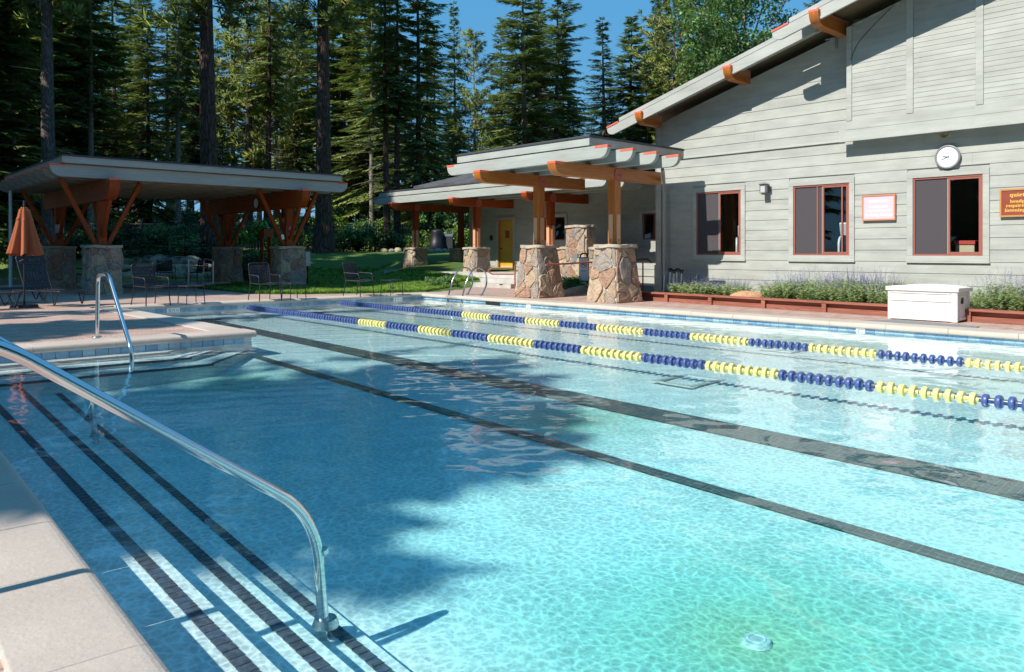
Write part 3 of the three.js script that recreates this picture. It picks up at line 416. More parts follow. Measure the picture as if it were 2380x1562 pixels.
  obj('fascia', slab(15.80, 15.838, 8.6, 13.25, 0.012, 0.10), K.trim, b); obj('fascia', slab(15.30, 15.338, R0 - 0.5, 8.21, 0.012, 0.10), K.trim, b);
  const barge = (u, v0, v1) => { const tip = v1, s = new THREE.Shape(), f = (v, d) => new THREE.Vector2(v, roofTop(v) + d), pts = [f(v0, -0.098), f(tip, -0.098), f(tip, -0.15)]; s.setFromPoints([...pts]); s.quadraticCurveTo(tip - 0.03, roofTop(tip) - 0.29, tip - 0.22, roofTop(tip - 0.22) - 0.335); s.lineTo(v0, roofTop(v0) - 0.335); s.closePath(); const g = new THREE.ExtrudeGeometry(s, { depth: 0.05, bevelEnabled: true, bevelSize: 0.004, bevelThickness: 0.004, bevelSegments: 1 }); g.rotateY(Math.PI / 2); g.translate(u, 0, 0); return triUV(g, 2); };
  obj('barge_board', barge(15.81, 7.9, 13.66), K.trim, b); obj('barge_board', barge(15.31, R0 - 0.5, 8.6), K.trim, b);
  obj('tip_cap', slab(15.79, 15.88, 13.28, 13.675, -0.055, 0.04), K.cap, b, 'red metal cap'); obj('tip_cap', slab(15.29, 15.38, 8.23, 8.615, -0.055, 0.04), K.cap, b, 'red metal cap');
  obj('inner_rafter', slab(16.20, 16.26, 7.8, 12.9, -0.06, 0.14), K.trim, b);
  for (const [v, u0] of [[12.56, 15.72], [9.98, 15.72], [7.64, 15.22]]) { const g = beamGeo('u', u0, WU - 0.01, roofTop(v) - 0.42, roofTop(v) - 0.12, v, 0.2, [-1]); const m = obj('outlooker', g, K.wood, b); sub('tip_cap', tipCap('u', u0, 0.16, roofTop(v) - 0.118, v, 0.2).translate(-17, -0.2, 5), K.cap, m); }
  // windows
  wins.forEach(([v0, v1], i) => {
    const f = obj('window', [bx(WU - 0.02, WU + 0.05, wh[0], wh[0] + 0.035, v0, v1), bx(WU - 0.02, WU + 0.05, wh[1] - 0.035, wh[1], v0, v1), bx(WU - 0.02, WU + 0.05, wh[0] + 0.035, wh[1] - 0.035, v0, v0 + 0.035), bx(WU - 0.02, WU + 0.05, wh[0] + 0.035, wh[1] - 0.035, v1 - 0.035, v1)], K.frame, b);
    const o = new THREE.Vector3(-17, -0.2, 5), mv = v0 + (v1 - v0) * (i === 1 ? 0.47 : 0.485), S = (g) => g.translate(o.x, o.y, o.z);
    const q = (a, c) => [bx(WU - 0.012, WU + 0.03, wh[0] + 0.036, wh[0] + 0.075, a, c), bx(WU - 0.012, WU + 0.03, wh[1] - 0.075, wh[1] - 0.036, a, c), bx(WU - 0.012, WU + 0.03, wh[0] + 0.075, wh[1] - 0.075, a, a + 0.035), bx(WU - 0.012, WU + 0.03, wh[0] + 0.075, wh[1] - 0.075, c - 0.035, c)];
    sub('sash', S(M(q(v0 + 0.036, mv))), K.frame, f); sub('pane', S(bx(WU + 0.008, WU + 0.012, wh[0] + 0.075, wh[1] - 0.075, v0 + 0.07, mv - 0.035)), K.glass, f);
    sub('insect_screen', S(bx(WU + 0.004, WU + 0.008, wh[0] + 0.036, wh[1] - 0.036, mv + 0.012, v1 - 0.037)), K.screen, f); sub('screen_frame', S(M([bx(WU - 0.006, WU + 0.012, wh[0] + 0.036, wh[1] - 0.036, mv + 0.001, mv + 0.016)])), mat([0.30, 0.27, 0.24]), f);
    if (i === 1) { sub('sash_bar', S(bx(WU - 0.014, WU + 0.026, wh[0] + 0.036, wh[1] - 0.036, v0 + 0.145, v0 + 0.175)), K.frame, f); sub('sash_bar', S(bx(WU - 0.014, WU + 0.002, wh[0] + 0.036, wh[1] - 0.036, mv + 0.1, mv + 0.13)), K.frame, f); }
    const g = [rb(WU - 0.04, WU - 0.001, wh[1] + 0.001, wh[1] + t, v0 - t, v1 + t, 0.005), rb(WU - 0.04, WU - 0.001, wh[0] - t, wh[0] - 0.001, v0 - t, v1 + t, 0.005), rb(WU - 0.04, WU - 0.001, wh[0], wh[1], v0 - t, v0 - 0.001, 0.005), rb(WU - 0.04, WU - 0.001, wh[0], wh[1], v1 + 0.001, v1 + t, 0.005)];
    sub('casing', S(M(g)), K.trim, f); sub('sill', S(rb(WU - 0.055, WU - 0.001, wh[0] - t - 0.03, wh[0] - t - 0.001, v0 - t - 0.01, v1 + t + 0.01, 0.005)), K.trim, f);
  });
  obj('downspout', [pipe([P(15.4, 3.30, 11.55), P(15.5, 3.22, 11.6), P(16.46, 2.86, 12.28), P(16.46, 0.35, 12.28)], 0.042, 0.05, 10)], K.trim, b);
  obj('cable', tube([P(BU - 0.045, 5.33, 7.34), P(BU - 0.05, 5.62, 7.2), P(BU - 0.05, 5.85, 6.98), P(BU - 0.05, 6.15, 6.62), P(BU - 0.05, 6.5, 6.2), P(BU - 0.05, 6.9, 5.6)], 0.006, 6, 30), K.black, b);
  obj('bracket', [rb(WU - 0.05, WU - 0.026, 5.70, 5.95, 7.77, 7.82, 0.004), rb(WU - 0.05, WU - 0.026, 5.93, 5.96, 7.56, 8.04, 0.004)], K.steel2, b, 'small grey T shaped metal bracket');
  // annex wing behind the porch
  const a = thing('annex_building', 'shaded grey annex with a yellow door behind the stone porch piers', 'building', [21, 0.5, 20]);
  const AU = 20.4, door = [22.42, 23.30, 0.55, 2.55], aw = [[19.62, 20.72, 1.72, 2.58], [15.2, 16.1, 1.70, 2.56]];
  const s = new THREE.Shape([new THREE.Vector2(12.62, 0.1), new THREE.Vector2(25.05, 0.1), new THREE.Vector2(25.05, 3.9), new THREE.Vector2(12.62, 3.9)]); for (const q of [door, ...aw]) s.holes.push(new THREE.Path([new THREE.Vector2(q[0], q[2]), new THREE.Vector2(q[1], q[2]), new THREE.Vector2(q[1], q[3]), new THREE.Vector2(q[0], q[3])]));
  const g = new THREE.ExtrudeGeometry(s, { depth: 0.15, bevelEnabled: false }); g.rotateY(Math.PI / 2); g.translate(AU + 0.012, 0, 0); obj('wall', triUV(g), K.paint, a);
  obj('wall', bx(AU + 0.17, 27, 0.1, 3.9, 24.9, 25.05), K.paint, a); obj('inner_wall', bx(22.6, 22.7, 0.1, 3.8, 12.62, 24.9), mat([0.2, 0.2, 0.19]), a);
  const pl = (v0, v1, h0, h1) => { if (v1 - v0 > 0.03) obj('plank', hexa([P(AU - 0.022, h0, v0), P(AU + 0.01, h0, v0), P(AU + 0.01, h0, v1), P(AU - 0.022, h0, v1), P(AU - 0.004, h1 + 0.002, v0), P(AU + 0.008, h1 + 0.002, v0), P(AU + 0.008, h1 + 0.002, v1), P(AU - 0.004, h1 + 0.002, v1)], 2), K.paint, a); };
  for (let h0 = 0.5; h0 < 3.7; h0 += 0.2335) { let x = 12.62; const h1 = h0 + 0.2335, qs = [door, ...aw].filter((q) => h1 > q[2] - 0.1 && h0 < q[3] + 0.1).sort((p, q) => p[0] - q[0]); for (const q of qs) { pl(x, q[0] - 0.12, h0, h1); x = q[1] + 0.12; } pl(x, 24.93, h0, h1); }
  obj('corner_board', rb(AU - 0.045, AU + 0.02, 0.5, 3.7, 24.94, 25.09, 0.005), K.trim, a);
  const tr = (q, n) => obj(n, [rb(AU - 0.04, AU - 0.001, q[3], q[3] + 0.11, q[0] - 0.11, q[1] + 0.11, 0.005), rb(AU - 0.04, AU - 0.001, q[2], q[3] - 0.001, q[0] - 0.11, q[0] - 0.001, 0.005), rb(AU - 0.04, AU - 0.001, q[2], q[3] - 0.001, q[1] + 0.001, q[1] + 0.11, 0.005)], K.trim, a);
  tr(door, 'casing'); for (const q of aw) { tr(q, 'casing'); const w = obj('window', [bx(AU + 0.02, AU + 0.06, q[2], q[2] + 0.04, q[0], q[1]), bx(AU + 0.02, AU + 0.06, q[3] - 0.04, q[3], q[0], q[1]), bx(AU + 0.02, AU + 0.06, q[2] + 0.04, q[3] - 0.04, q[0], q[0] + 0.04), bx(AU + 0.02, AU + 0.06, q[2] + 0.04, q[3] - 0.04, q[1] - 0.04, q[1]), bx(AU + 0.02, AU + 0.06, q[2] + 0.04, q[3] - 0.04, (q[0] + q[1]) / 2 - 0.02, (q[0] + q[1]) / 2 + 0.02)], K.frame, a); sub('pane', bx(AU + 0.038, AU + 0.042, q[2] + 0.04, q[3] - 0.04, q[0] + 0.04, q[1] - 0.04).translate(-21, -0.5, 20), K.glass, w); }
  const yd = phys([0.66, 0.37, 0.045], { roughness: 0.4, map: rep(T.mottle, 0.6) }), dd = obj('door', rb(AU + 0.07, AU + 0.11, door[2] + 0.005, door[3] - 0.03, door[0] + 0.03, door[1] - 0.03, 0.006), yd, a, 'yellow door');
  sub('door_sign', bx(AU + 0.064, AU + 0.069, 1.84, 2.13, 22.72, 22.97).translate(-21, -0.5, 20), mat([0.33, 0.05, 0.025]), dd); sub('handle', [new THREE.SphereGeometry(0.032, 12, 8).translate(AU + 0.03, 1.42, -23.17), rod(P(AU + 0.03, 1.42, 23.17), P(AU + 0.07, 1.42, 23.17), 0.012)].map((x) => x.translate(-21, -0.5, 20)), K.black, dd); sub('kick_plate', bx(AU + 0.062, AU + 0.068, 0.58, 0.74, 22.5, 23.22).translate(-21, -0.5, 20), mat([0.6, 0.45, 0.16], { roughness: 0.4 }), dd);
  obj('door_frame', [rb(AU - 0.004, AU + 0.16, door[2], door[3], door[0] + 0.001, door[0] + 0.03, 0.004), rb(AU - 0.004, AU + 0.16, door[2], door[3], door[1] - 0.03, door[1] - 0.001, 0.004), rb(AU - 0.004, AU + 0.16, door[3] - 0.03, door[3] - 0.001, door[0] + 0.031, door[1] - 0.031, 0.004)], mat([0.45, 0.17, 0.03]), a);
  obj('roof', hexa([P(18.2, 3.86, 12.7), P(25, 5.5, 12.7), P(25, 5.5, 26), P(18.2, 3.86, 26), P(18.2, 3.94, 12.7), P(25, 5.6, 12.7), P(25, 5.6, 26), P(18.2, 3.94, 26)]), K.roofing, a);
  obj('porch_floor', [bx(17.7, AU, 0.1, 0.545, 18.3, 27.4), bx(18.5, AU, 0.1, 0.30, 12.64, 18.3)], K.concrete, a);
  obj('wall_lamp', [rb(AU - 0.12, AU - 0.03, 1.75, 1.95, 23.62, 23.70, 0.01)], K.black, a);
  for (const [u0, h0, h1] of [[17.2, 0.1, 0.40], [16.72, 0.1, 0.255]]) { const sh = new THREE.Shape(); const k = u0; sh.moveTo(17.7, 18.4); sh.lineTo(k, 18.5); sh.lineTo(k - 0.1, 20.2); sh.quadraticCurveTo(k, 20.95, 17.7, 21.2); sh.closePath(); const q = new THREE.ExtrudeGeometry(sh, { depth: h1 - h0, bevelEnabled: false, curveSegments: 14 }); q.rotateX(-Math.PI / 2); q.translate(0, h0, 0); obj('step', triUV(q), K.concrete, a); }
}
// ---------------------------------------------------------------- porticoes
function portico(name, label, beamsV, uTip, uPost, uEnd, v0, v1, eu, pierFn, wood) {
  const p = thing(name, label, 'portico', [uPost, 0.12, beamsV[0]]);
  const bh = [2.985, 3.27], rh = [3.275, 3.535];
  beamsV.forEach((v, i) => {
    const m = obj('beam', beamGeo('u', uTip, uEnd, bh[0], bh[1], v, 0.24, [-1]), wood, p), o = bases.get(p);
    sub('tip_cap', tipCap('u', uTip, 0.24, bh[1], v, 0.24).translate(-o.x, -o.y, -o.z), K.cap, m);
    const disc = new THREE.CylinderGeometry(0.145, 0.145, 0.276, 24); disc.rotateX(Math.PI / 2); disc.translate(uPost, 3.11, -v); sub('plate', disc.translate(-o.x, -o.y, -o.z), K.bracket, m);
    sub('bolt', [[-0.035, 0], [0.04, 0]].map(([a, b]) => { const q = new THREE.CylinderGeometry(0.012, 0.012, 0.30, 8); q.rotateX(Math.PI / 2); return q.translate(uPost + a - o.x, 3.10 + b - o.y, -v - o.z); }), K.black, m);
    const post = obj('post', rb(uPost - 0.11, uPost + 0.11, pierFn(i)[1] - 0.02, bh[0] + 0.002, v - 0.11, v + 0.11, 0.012, 1), wood, p);
    const t = pierFn(i)[1]; const plate = sub('plate', [rb(uPost - 0.135, uPost - 0.112, t - 0.01, t + 0.72, v - 0.06, v + 0.06, 0.003), rb(uPost - 0.06, uPost + 0.06, t - 0.01, t + 0.72, v - 0.135, v - 0.112, 0.003)].map((q) => q.translate(-o.x, -o.y, -o.z)), mat([0.55, 0.33, 0.2], { roughness: 0.5 }), post); void plate;
    sub('bolt', [rod(P(uPost - 0.15, t + 0.11, v), P(uPost - 0.13, t + 0.11, v), 0.022, 8), rod(P(uPost, t + 0.11, v - 0.15), P(uPost, t + 0.11, v - 0.13), 0.022, 8)].map((q) => q.translate(-o.x, -o.y, -o.z)), K.bracket, post);
    pier(p, [uPost, v], ...pierFn(i));
  });
  for (let u = eu; u < uEnd - 0.4; u += 0.825) { const m = obj('rafter', beamGeo('v', v0 - 0.5, v1 + 0.42, rh[0], rh[1], u, 0.115, [-1, 1]), K.rafter, p), o = bases.get(p); for (const [a, l] of [[v0 - 0.512, 0.36], [v1 + 0.432, -0.3]]) sub('tip_cap', tipCap('v', a, l, rh[1], u, 0.115).translate(-o.x, -o.y, -o.z), K.cap, m); }
  obj('roof_board', bx(eu - 0.02, uEnd, 3.545, 3.60, v0 + 0.03, v1 - 0.03), K.deckwood, p);
  obj('fascia', [rb(eu - 0.06, eu - 0.02, 3.57, 3.745, v0, v1, 0.005), rb(eu - 0.019, uEnd, 3.57, 3.745, v0, v0 + 0.04, 0.005), rb(eu - 0.019, uEnd, 3.57, 3.745, v1 - 0.04, v1, 0.005)], K.rafter, p);
  obj('roof_edge', [bx(eu - 0.085, uEnd, 3.746, 3.782, v0 - 0.025, v1 + 0.025)], K.dark, p); obj('roof', bx(eu - 0.04, uEnd, 3.783, 3.80, v0 + 0.02, v1 - 0.02), K.roofing, p);
  return p;
}
const entry = portico('entry_portico', 'flat roofed portico on two flared stone columns with orange beams', [12.0, 14.55], 12.04, 14.14, 15.78, 11.2, 15.75, 12.44, (i) => [0.11, 1.46, 0.46, 0.315, 0.46, 0.315, 41 + i, 10], K.wood);
const porch = portico('annex_porch', 'long porch with dark red beams on straight stone piers beside the annex', [18.6, 22.5, 26.45], 17.38, 18.62, 20.38, 15.9, 27.9, 17.84, (i) => [i === 1 ? 0.2 : 0.42, 1.46, 0.36, 0.33, 0.36, 0.33, 51 + i, 11], K.shadedWood);
{ // the porch's second post at its far end
  obj('post', rb(20.9, 21.1, 1.4, 2.98, 26.34, 26.56, 0.01, 1), K.shadedWood, porch); obj('beam', beamGeo('u', 20.39, 22, 2.985, 3.27, 26.45, 0.24, []), K.shadedWood, porch); pier(porch, [21.0, 26.45], 0.45, 1.44, 0.36, 0.34, 0.36, 0.34, 61, 11);
  // stone screen wall with its chimney-like pillar
  const w = thing('stone_screen_wall', 'low stone wall with a taller stone pillar behind the planted bed', 'wall', [18.2, 0.1, 16.8]);
  pier(w, [18.22, 16.86], 0.1, 2.13, 0.24, 0.22, 0.42, 0.40, 71, 12); pier(w, [18.3, 15.65], 0.1, 1.44, 0.18, 0.16, 0.78, 0.78, 72, 13); pier(w, [18.3, 17.75], 0.1, 1.44, 0.2, 0.18, 0.46, 0.46, 73, 13);
  obj('drinking_niche', [rb(17.95, 18.0, 1.74, 2.0, 16.82, 16.96, 0.01), rb(17.93, 17.99, 0.98, 1.24, 16.72, 16.9, 0.01)], mat([0.16, 0.18, 0.2], { roughness: 0.4 }), w, 'grey metal fitting set into the stone');
}
// ---------------------------------------------------------------- pavilion over the spa
const pav = thing('spa_pavilion', 'shaded flat roofed pavilion on four stone piers with dark red struts', 'pavilion', [6.2, 0.12, 23.9]);
{
  const p = pav, o = bases.get(p), off = (g) => g.translate(-o.x, -o.y, -o.z), us = [6.15, 11.75], vs = [23.9, 28.9], top = 1.47, bh = [2.72, 3.27];
  us.forEach((u, i) => {
    const m = obj('beam', beamGeo('v', 22.65, 30.6, bh[0], bh[1], u, 0.27, [-1, 1]), K.shadedWood, p); sub('tip_cap', off(tipCap('v', 22.63, 0.28, bh[1], u, 0.27)), K.cap, m); sub('tip_cap', off(tipCap('v', 30.62, -0.28, bh[1], u, 0.27)), K.cap, m);
    vs.forEach((v, j) => {
      obj('post', rb(u - 0.11, u + 0.11, top - 0.02, bh[0] + 0.002, v - 0.11, v + 0.11, 0.01, 1), K.shadedWood, p);
      for (const s of [-1, 1]) obj('strut', bar(P(u + s * 0.13, top - 0.02, v), P(u + s * 1.02, 3.28, v), 0.115, 0.115), K.shadedWood, p);
      for (const s of [-1, 1]) obj('strut', bar(P(u, top + 0.25, v + s * 0.12), P(u, bh[0] + 0.02, v + s * 0.8), 0.1, 0.1, 1, new THREE.Vector3(1, 0, 0)), K.shadedWood, p);
      pier(p, [u, v], 0.1, top, 0.42, 0.38, 0.42, 0.38, 81 + i * 2 + j, 11);
    });
  });
  const innerRafter = mat([0.30, 0.255, 0.19], { roughness: 0.7, map: rep(T.wood, 0.4, 1.4) }); for (let v = 23.1; v < 30.7; v += 0.93) { const m = obj('rafter', beamGeo('u', 4.7, 13.45, 3.28, 3.60, v, 0.115, [-1, 1]), v < 23.2 ? K.rafter : innerRafter, p); sub('tip_cap', off(tipCap('u', 4.69, 0.36, 3.6, v, 0.115)), K.cap, m); sub('tip_cap', off(rb(13.1, 13.462, 3.555, 3.606, v - 0.066, v + 0.066, 0.004)), K.cap, m); }
  obj('roof_board', bx(5.0, 13.15, 3.61, 3.66, 22.98, 30.85), K.deckwood, p);
  obj('fascia', [rb(5.0, 13.15, 3.63, 3.81, 22.94, 22.98, 0.005), rb(5.0, 13.15, 3.63, 3.81, 30.85, 30.89, 0.005), rb(4.96, 4.999, 3.63, 3.81, 22.94, 30.89, 0.005), rb(13.151, 13.19, 3.63, 3.81, 22.94, 30.89, 0.005)], K.rafter, p);
  obj('roof_edge', bx(4.93, 13.22, 3.811, 3.84, 22.91, 30.92), K.dark, p); obj('roof', bx(4.98, 13.17, 3.841, 3.86, 22.96, 30.87), K.roofing, p);
  const sign = (txt, bg, fg, w, h) => { const c = document.createElement('canvas'); c.width = 128; c.height = 160; const x = c.getContext('2d'); x.fillStyle = bg; x.fillRect(0, 0, 128, 160); x.fillStyle = fg; x.textAlign = 'center'; x.font = 'bold 22px sans-serif'; txt.forEach((t, i) => x.fillText(t, 64, 30 + i * 28)); const t = new THREE.CanvasTexture(c); t.colorSpace = THREE.SRGBColorSpace; return [new THREE.PlaneGeometry(w, h), new THREE.MeshStandardMaterial({ map: t, roughness: 0.5 })]; };
  const put = (name, label, [g, m], u, h, v, tilt = 0) => { const o = thing(name, label, 'sign', [u, h, v]); const q = new THREE.Mesh(g, m); q.name = 'sign_face'; q.rotation.z = tilt; o.add(q); const bk = new THREE.BoxGeometry(g.parameters.width, g.parameters.height, 0.008); const b = new THREE.Mesh(bk, K.whitePaint); b.name = 'sign_plate'; b.position.z = -0.006; b.rotation.z = tilt; o.add(b); };
  put('rules_sign', 'small red notice on the pavilion post nearest the lawn', sign(['SPA', 'RULES', '', 'NO', 'DIVING'], '#b01818', '#f3dcd8', 0.23, 0.34), 11.75, 1.98, 23.9 - 0.125);
  put('rules_sign', 'white notice on the pavilion post behind the closed parasol', sign(['NOTICE'], '#d7d7da', '#55565e', 0.24, 0.27), 6.15, 2.05, 28.9 - 0.125); put('rules_sign', 'dull orange notice below the white notice on a post', sign(['SPA', 'RULES'], '#8a2f14', '#caa08c', 0.23, 0.36), 6.15, 1.72, 28.9 - 0.126);
  put('rules_sign', 'tilted white card fixed to a pavilion strut', sign([''], '#e8e8ea', '#555', 0.09, 0.16), 11.5, 1.78, 23.9 - 0.12, 0.25);
  const cl = thing('wall_clock', 'small oval white clock on the dark red pavilion beam', 'clock', [11.60, 2.98, 26.0]); const f = new THREE.CylinderGeometry(0.17, 0.17, 0.04, 24); f.rotateZ(Math.PI / 2); obj('clock_face', loc(f), K.whitePaint, cl); const rg = new THREE.TorusGeometry(0.18, 0.022, 8, 28); rg.rotateY(Math.PI / 2); obj('rim', loc(rg), K.black, cl);
}
// spa: a low basin with tiled rim, two rails
{
  const s = thing('spa', 'small hot tub with blue tile rim under the pavilion', 'hot tub', [9.6, 0.1, 28.1]);
  const ring = (r0, r1, h0, h1) => { const g = new THREE.LatheGeometry([[r0, h0], [r1, h0], [r1, h1], [r0, h1], [r0, h0]].map(([a, b]) => new THREE.Vector2(a, b)), 40); return g.translate(9.6, 0, -28.1); };
  obj('coping', ring(1.45, 1.85, 0.12, 0.19), K.coping, s); obj('tile_band', ring(1.435, 1.449, -0.1, 0.17), K.tileBlue[1], s);
  const w = new THREE.CircleGeometry(1.44, 40); w.rotateX(-Math.PI / 2); obj('water', w.translate(9.6, 0.13, -28.1), phys([0.05, 0.35, 0.42], { roughness: 0.05 }), s);
  const rl = thing('spa_handrail', 'curved steel handrail at the hot tub with a round white foot', 'handrail', [9.54, 0.12, 26.7]); obj('rail', pipe([P(9.54, 0.12, 26.7), P(9.54, 1.12, 26.7), P(9.2, 1.15, 27.1), P(8.7, 0.8, 27.7), P(8.4, 0.2, 28.0)], 0.025, 0.22), K.steel2, rl); const e = new THREE.CylinderGeometry(0.16, 0.18, 0.03, 20); obj('foot', e.translate(9.54, 0.137, -26.7), K.whitePaint, rl);
  const r2 = thing('spa_handrail', 'plain steel post rail standing by the dark stone pier', 'handrail', [9.9, 0.12, 25.5]); obj('rail', pipe([P(9.9, 0.12, 25.5), P(9.9, 1.02, 25.5), P(9.95, 1.06, 26.4), P(9.95, 0.15, 26.5)], 0.025, 0.12), K.steel2, r2);
}
// ---------------------------------------------------------------- pool rails
{
  const q = (v) => [P(-0.62, 0.1, v), P(-0.62, 1.02, v), P(0.42, 1.035, v), P(1.70, 0.12, v), P(1.755, -0.5, v)];
  const a = thing('pool_handrail', 'large steel handrail running down over the tiled steps', 'handrail', [1.75, 0, 3.2]);
  obj('rail', pipe(q(3.2), 0.0255, 0.22, 20), K.steel, a); obj('sleeve', rod(P(1.735, -0.05, 3.2), P(1.74, -0.07, 3.2), 0.029, 18), K.steel2, a); const e = new THREE.CylinderGeometry(0.05, 0.062, 0.035, 20); obj('flange', e.translate(1.755, -0.385, -3.2), K.steel2, a);
  const b = thing('pool_handrail', 'second steel handrail whose bent foot shows below the large one', 'handrail', [1.88, 0, 7.5]);
  obj('rail', pipe([P(-0.5, 0.1, 7.5), P(-0.5, 1.02, 7.5), P(0.54, 1.035, 7.5), P(1.82, 0.12, 7.5), P(1.89, -0.4, 7.5)], 0.0255, 0.2, 14), K.steel, b); obj('flange', new THREE.CylinderGeometry(0.05, 0.062, 0.03, 18).translate(1.89, -0.30, -7.5), K.steel2, b);
  const c = thing('pool_handrail', 'narrow arched steel rail on the paved peninsula', 'handrail', [2.93, 0.12, 11.4]);
  obj('rail', pipe([P(2.93, 0.1, 11.62), P(2.93, 0.99, 11.56), P(2.93, 1.01, 11.08), P(2.93, 0.10, 10.10), P(2.93, -0.16, 10.08)], 0.0255, 0.13, 16), K.steel, c); obj('flange', new THREE.CylinderGeometry(0.055, 0.06, 0.015, 18).translate(2.93, 0.145, -11.62), K.steel2, c);
  const l = thing('pool_ladder', 'looped steel ladder rails at the far corner of the pool', 'ladder', [13.1, 0.12, 16.4]);
  for (const v of [16.05, 16.65]) obj('grab_rail', tube([P(13.45, 0.12, v), P(13.62, 0.42, v), P(13.55, 0.78, v), P(13.25, 0.86, v), P(12.98, 0.6, v), P(12.78, 0.05, v), P(12.7, -0.35, v)], 0.022, 10, 48), K.steel, l);
  obj('rung', [rod(P(12.71, -0.2, 16.05), P(12.71, -0.2, 16.65), 0.02, 8)], K.steel, l); obj('foot', [rod(P(13.45, 0.115, 16.05), P(13.45, 0.15, 16.05), 0.05, 12), rod(P(13.45, 0.115, 16.65), P(13.45, 0.15, 16.65), 0.05, 12)], K.steel2, l);
}
// ---------------------------------------------------------------- lane ropes: every float a disc
{
  const pr = [[0.008, -0.046], [0.020, -0.046], [0.022, -0.020], [0.046, -0.024], [0.055, -0.020], [0.059, -0.010], [0.059, 0.010], [0.055, 0.020], [0.046, 0.024], [0.022, 0.020], [0.020, 0.046], [0.008, 0.046]].map(([a, b]) => new THREE.Vector2(a, b));
  const fg = new THREE.LatheGeometry(pr, 16); fg.rotateX(Math.PI / 2);
  const yel = phys([0.72, 0.62, 0.22], { roughness: 0.35, clearcoat: 0.3 }), blu = phys([0.05, 0.085, 0.24], { roughness: 0.35, clearcoat: 0.3 });
  const rope = (u, label, s) => {
    const o = thing('lane_rope', label, 'lane rope', [u, 0, 17.7]), r = rng(s);
    for (let k = 0, v = 17.45; v > -7.5; v -= 0.1, k++) { const g = Math.floor((12.62 - v) / 0.94), y = v < 12.62 && g % 2 === 0; const du = 0.012 * Math.sin(v * 0.7) + 0.006 * (r() - 0.5); const m = new THREE.Mesh(fg, y ? yel : blu); m.name = y ? 'yellow_float' : 'blue_float'; m.castShadow = m.receiveShadow = true; m.position.set(du, 0.006 + 0.006 * (r() - 0.5), 17.7 - v + 0.008 * (r() - 0.5)); m.rotation.set(0.10 * (r() - 0.5), 0.16 * (r() - 0.5), r() * 6); o.add(m); }
    obj('cable', rod(P(u, 0.018, -8), P(u, 0.018, 17.82), 0.006, 6), K.steel2, o);
  };
  rope(7.6, 'blue and yellow float rope between the first two swimming lanes', 61); rope(10.04, 'blue and yellow float rope nearer the building', 62);
}
// ---------------------------------------------------------------- planter in front of the building
const planterU = (v) => 14.45 + (v - 4) * 0.068;
{
  const p = thing('timber_planter', 'long low red timber planter edging along the building', 'planter', [14.7, 0.12, 6]);
  const seg = (v0, v1) => { const a = planterU(v0), b = planterU(v1);
    obj('plank', hexa([P(a + 0.06, 0.12, v0), P(a + 0.10, 0.12, v0), P(b + 0.10, 0.12, v1), P(b + 0.06, 0.12, v1), P(a + 0.06, 0.212, v0), P(a + 0.10, 0.212, v0), P(b + 0.10, 0.212, v1), P(b + 0.06, 0.212, v1)], 2), K.planter, p); obj('plank', hexa([P(a + 0.085, 0.215, v0), P(a + 0.125, 0.215, v0), P(b + 0.125, 0.215, v1), P(b + 0.085, 0.215, v1), P(a + 0.085, 0.297, v0), P(a + 0.125, 0.297, v0), P(b + 0.125, 0.297, v1), P(b + 0.085, 0.297, v1)], 2), K.planter, p);
    obj('cap', hexa([P(a - 0.015, 0.298, v0), P(a + 0.16, 0.298, v0), P(b + 0.16, 0.298, v1), P(b - 0.015, 0.298, v1), P(a - 0.015, 0.337, v0), P(a + 0.16, 0.337, v0), P(b + 0.16, 0.337, v1), P(b - 0.015, 0.337, v1)], 2), K.planter, p); };
  const vs = [-6, -4.2, -2.4, -0.6, 1.2, 2.9, 4.56, 5.78, 7.15, 8.5, 9.85, 11.1, 12.05]; vs.forEach((v, i) => { if (i < vs.length - 1) seg(v + 0.003, vs[i + 1] - 0.003); const a = planterU(v); obj('post', rb(a - 0.004, a + 0.058, 0.12, 0.296, v - 0.045, v + 0.045, 0.005), K.planter, p); });
  obj('end_board', bx(15.16, 16.5, 0.12, 0.297, 12.0, 12.06), K.planter, p);
  obj('soil', hexa([P(14.0, 0.0, -6), P(16.58, 0.0, -6), P(16.58, 0.0, 12.0), P(15.1, 0, 12.0), P(14.0 - 0.0 + 0.0, 0.27, -6), P(16.58, 0.3, -6), P(16.58, 0.3, 12.0), P(15.1, 0.27, 12.0)]), K.mulch, p);
}
